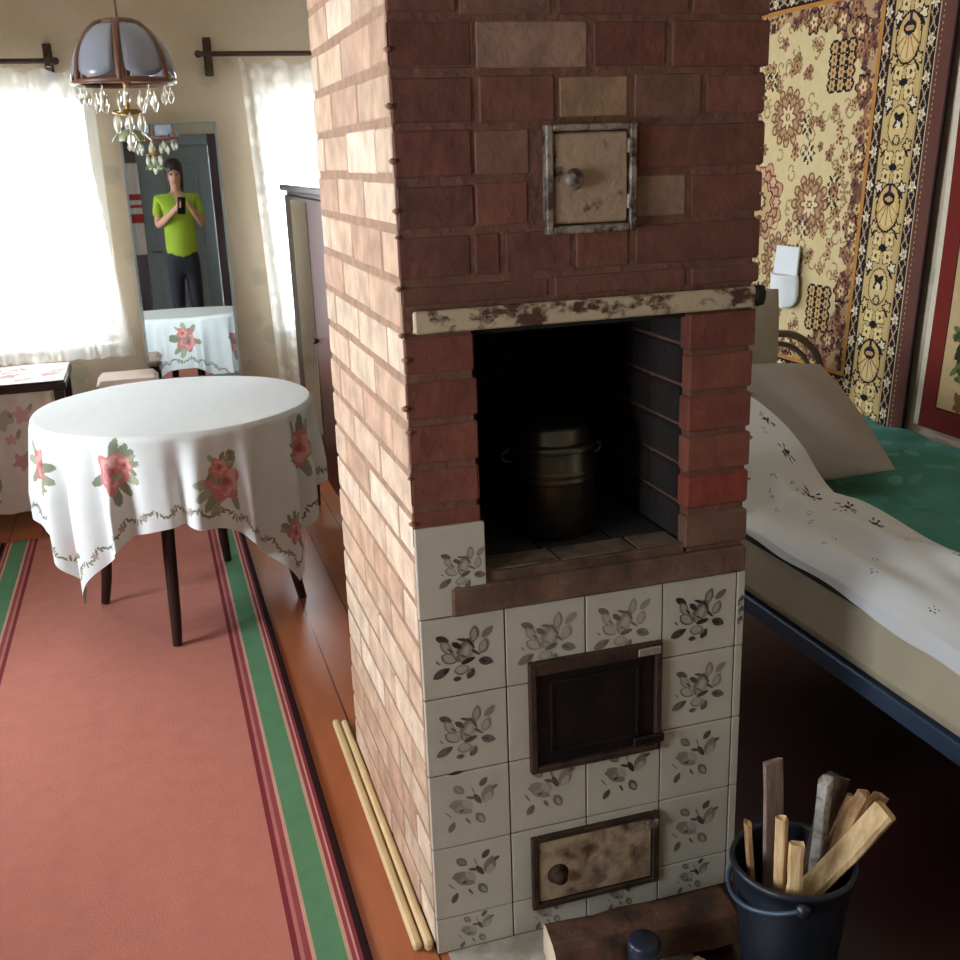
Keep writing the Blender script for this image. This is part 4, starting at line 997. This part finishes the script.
# white slipper-shaped pouch pinned to the rug
po = thing('wall_pouch', 'white slipper-shaped pouch hanging on the patterned wall rug', 'pouch', (XR-.034, 1.915, .955)); po.scale = (1, 1.12, 1.02)
WPL = mat('white_felt', (214, 218, 220), .7, var=.04)
bp_ = [(.055, .118), (-.078, .118), (-.068, .02), (-.078, 0), (-.08, -.05), (-.05, -.095), (0, -.11), (.05, -.098), (.078, -.055), (.082, .0), (.07, .02)]
B().prism(bp_, lambda u, v, w: Vector((-w, u, v)), .006).build('back', WPL, po)
pk = B()
def pkf(u, v):
    th = -.5*PI*(1-v)
    half = .082 if v > .45 else .082*math.sqrt(max(0, 1-((.45-v)/.45)**2))*1.0
    zz = -.11+.125*v; y = (u-.5)*2*half
    return (-.008-.028*math.sin(PI*u)*(.3+.7*v), y, zz)
pk.grid(14, 12, pkf); solid(pk.build('pocket', WPL, po), .003)

# ------------------------------------------------------------------ photographer, seen in the mirror
def skin(name, verts, edges, m, parent, root=0, lv=2):
    me = bpy.data.meshes.new(name); me.from_pydata([v[:3] for v in verts], edges, []); me.materials.append(m)
    o = bpy.data.objects.new(name, me); COL.objects.link(o); 
    if parent: o.parent = parent
    s = o.modifiers.new('skin', 'SKIN'); s.use_smooth_shade = True
    sv = me.skin_vertices[0].data if me.skin_vertices else None
    if sv is None:
        bm = bmesh.new(); bm.from_mesh(me); bm.verts.layers.skin.verify(); bm.to_mesh(me); bm.free(); sv = me.skin_vertices[0].data
    for i, v in enumerate(verts):
        r = v[3]; sv[i].radius = r if isinstance(r, tuple) else (r, r); sv[i].use_root = (i == root)
    subd(o, lv); return o
per = thing('person', 'person in a lime green shirt and dark trousers photographing, seen in the mirror', 'person', (-.43, -1.99, 0), -.05); per.scale = (.86, 1, 1)
SKIN = mat('skin', (196, 146, 120), .55, var=.05); HAIR = mat('dark_hair', (44, 30, 24), .5, var=.2); LIME = mat('lime_green_jersey', (150, 176, 44), .85, var=.05); TROU = mat('dark_trousers', (34, 36, 46), .85, var=.1)
s0 = [(0, 0, .98, (.15, .11)), (0, 0, 1.12, (.14, .105)), (0, -.005, 1.30, (.15, .11)), (0, -.01, 1.45, (.13, .085)), (0, .0, 1.545, .052), (0, .012, 1.60, .056), (0, .025, 1.67, (.075, .09)), (0, .02, 1.745, (.072, .088)),
      (.085, 0, .92, .085), (.095, .01, .52, .055), (.10, -.02, .10, .038), (.105, .05, .045, .036), (.11, .14, .03, .028),
      (-.085, 0, .92, .085), (-.095, .01, .52, .055), (-.10, -.02, .10, .038), (-.105, .05, .045, .036), (-.11, .14, .03, .028),
      (.185, -.01, 1.47, .05), (.245, .04, 1.24, .042), (.175, .20, 1.33, .033), (.125, .285, 1.40, .026),
      (-.185, -.01, 1.47, .05), (-.22, .04, 1.24, .042), (-.09, .20, 1.33, .033), (.0, .285, 1.40, .026)]
e0 = [(0, 1), (1, 2), (2, 3), (3, 4), (4, 5), (5, 6), (6, 7), (0, 8), (8, 9), (9, 10), (10, 11), (11, 12), (0, 13), (13, 14), (14, 15), (15, 16), (16, 17), (3, 18), (18, 19), (19, 20), (20, 21), (3, 22), (22, 23), (23, 24), (24, 25)]
# hands: palm plus five finger chains each, closing on the phone's edges
def hand(wi, px, side):
    W_ = Vector(s0[wi][:3]); pc = Vector((px, .325, 1.43)); n = len(s0)
    s0.append((pc.x, pc.y, pc.z, (.024, .016))); e0.append((wi, n))
    for k in range(4):
        L = (.9, 1.0, .95, .75)[k]; z = 1.45-.018*k; b = len(s0)
        s0.append((px+side*.004, .335, z, .0085)); s0.append((px-side*.004, .335+.022*L, z+.002, .008)); s0.append((px-side*.024*L, .338+.028*L, z+.001, .007))
        e0.append((n, b)); e0.append((b, b+1)); e0.append((b+1, b+2))
    b = len(s0); s0.append((px-side*.006, .318, 1.405, .0095)); s0.append((px-side*.02, .322, 1.425, .008)); e0.append((n, b)); e0.append((b, b+1))
hand(21, .118, 1); hand(25, .016, -1)
skin('body', s0, e0, SKIN, per)
sh = [(0, 0, .84, (.185, .14)), (0, 0, 1.15, (.18, .135)), (0, -.003, 1.32, (.175, .13)), (0, -.008, 1.46, (.15, .105)), (0, -.004, 1.52, (.075, .065)),
      (.19, -.01, 1.47, .066), (.235, .03, 1.31, .062), (-.19, -.01, 1.47, .066), (-.215, .03, 1.31, .062)]
skin('shirt', sh, [(0, 1), (1, 2), (2, 3), (3, 4), (3, 5), (5, 6), (3, 7), (7, 8)], LIME, per)
tr = [(0, 0, 1.10, (.150, .11)), (0, 0, 1.02, (.165, .12)), (0, 0, .93, (.17, .125)), (.09, 0, .84, .1), (.096, .01, .5, .072), (.10, -.015, .12, .058), (-.09, 0, .84, .1), (-.096, .01, .5, .072), (-.10, -.015, .12, .058)]
skin('trousers', tr, [(0, 1), (1, 2), (2, 3), (3, 4), (4, 5), (2, 6), (6, 7), (7, 8)], TROU, per)
hr = B()
def hair_fn(u, v):
    a = 2*PI*u; t = PI*v; z = 1.735+.103*math.cos(t); low = max(0, -math.cos(t)); front = max(0, math.sin(a))
    r = .096*math.sin(t)**.7 if t < PI/2 else .096*(1-.25*low*low)
    z = z if t < PI/2 else 1.735-.24*low*(1-front)**.6
    return (r*math.cos(a), -.004+r*1.05*math.sin(a)*(1 if math.sin(a) < 0 else .98)-.02*low, z)
hr.grid(28, 20, hair_fn); hr.build('hair', HAIR, per)
for s in (-1, 1): B().lathe([(0, -.012), (.010, -.006), (.012, 0), (.010, .006), (0, .012)], 10, (s*.032, .098, 1.69)).build('eye', mat('eye_dark', (60, 44, 38), .3), per)
B().tube([(0, .10, 1.69), (0, .122, 1.652), (0, .104, 1.645)], [.008, .014, .010], 8).build('nose', SKIN, per)
B().tube([(-.025, .098, 1.618), (0, .106, 1.616), (.025, .098, 1.618)], [.004, .008, .004], 8).build('mouth', mat('lips', (160, 88, 80), .5), per)
SHOE = mat('shoe', (30, 28, 30), .6)
for s in (-1, 1): B().grid(8, 10, lambda u, v, s=s: (s*.105+.045*math.sin(u*2*PI)*(1-.3*v), -.06+.24*v, .036-.035*math.cos(u*2*PI)*(1-.4*v))).build('shoe', SHOE, per)
ph = thing('phone', 'black phone held up by the person in the mirror', 'phone', CAM-fw*.016)
BP = Matrix(((r2.x, -fw.x, u2.x, 0), (r2.y, -fw.y, u2.y, 0), (r2.z, -fw.z, u2.z, 0), (0, 0, 0, 1)))
B().box(-.037, .037, .0, .008, -.115, .04, b=.003, M4=BP).build('body', mat('black_phone', (20, 20, 24), .3), ph)
B().box(-.034, .034, .0082, .009, -.11, .035, M4=BP).build('screen', mat('phone_screen', (40, 46, 56), .1), ph)

# things behind the photographer that the mirror shows
cb = thing('cupboard', 'brown cupboard standing by the back wall, seen in the mirror', 'cupboard', (-1.42, YB+.22, 0))
B().box(-.28, .28, -.2, .2, 0.001, 1.45, b=.006).build('carcass', mat('brown_cupboard', (98, 62, 46), .5, var=.15), cb)
for s in (-1, 1): B().box(s*.14-.13, s*.14+.13, .2005, .214, .06, 1.40, b=.004).build('door', mat('brown_cupboard_door', (108, 70, 52), .45, var=.15), cb)
tw_ = Canvas(.3, .9, 30, 60, (222, 218, 214)); 
for a, b2 in ((.30, .36), (.40, .43), (.5, .58)): tw_.rect(0, 1, a, b2, (176, 56, 50))
tag(canvas_mesh('towel', tw_, lambda X, Y: np.stack([-1.05+X*.75, YB+.055+.015*np.sin(X*40)+.0*Y, 1.88-Y], 1), mat('towel_cloth', vcol=True, rough=.95), thick=.006), 'white towel with red bands hanging by the blue-grey door', 'towel')
pt = B().box(.18, .30, -2.55, -2.43, 0.001, H-.001, b=.006); struct(pt.build('trim_2', DW))
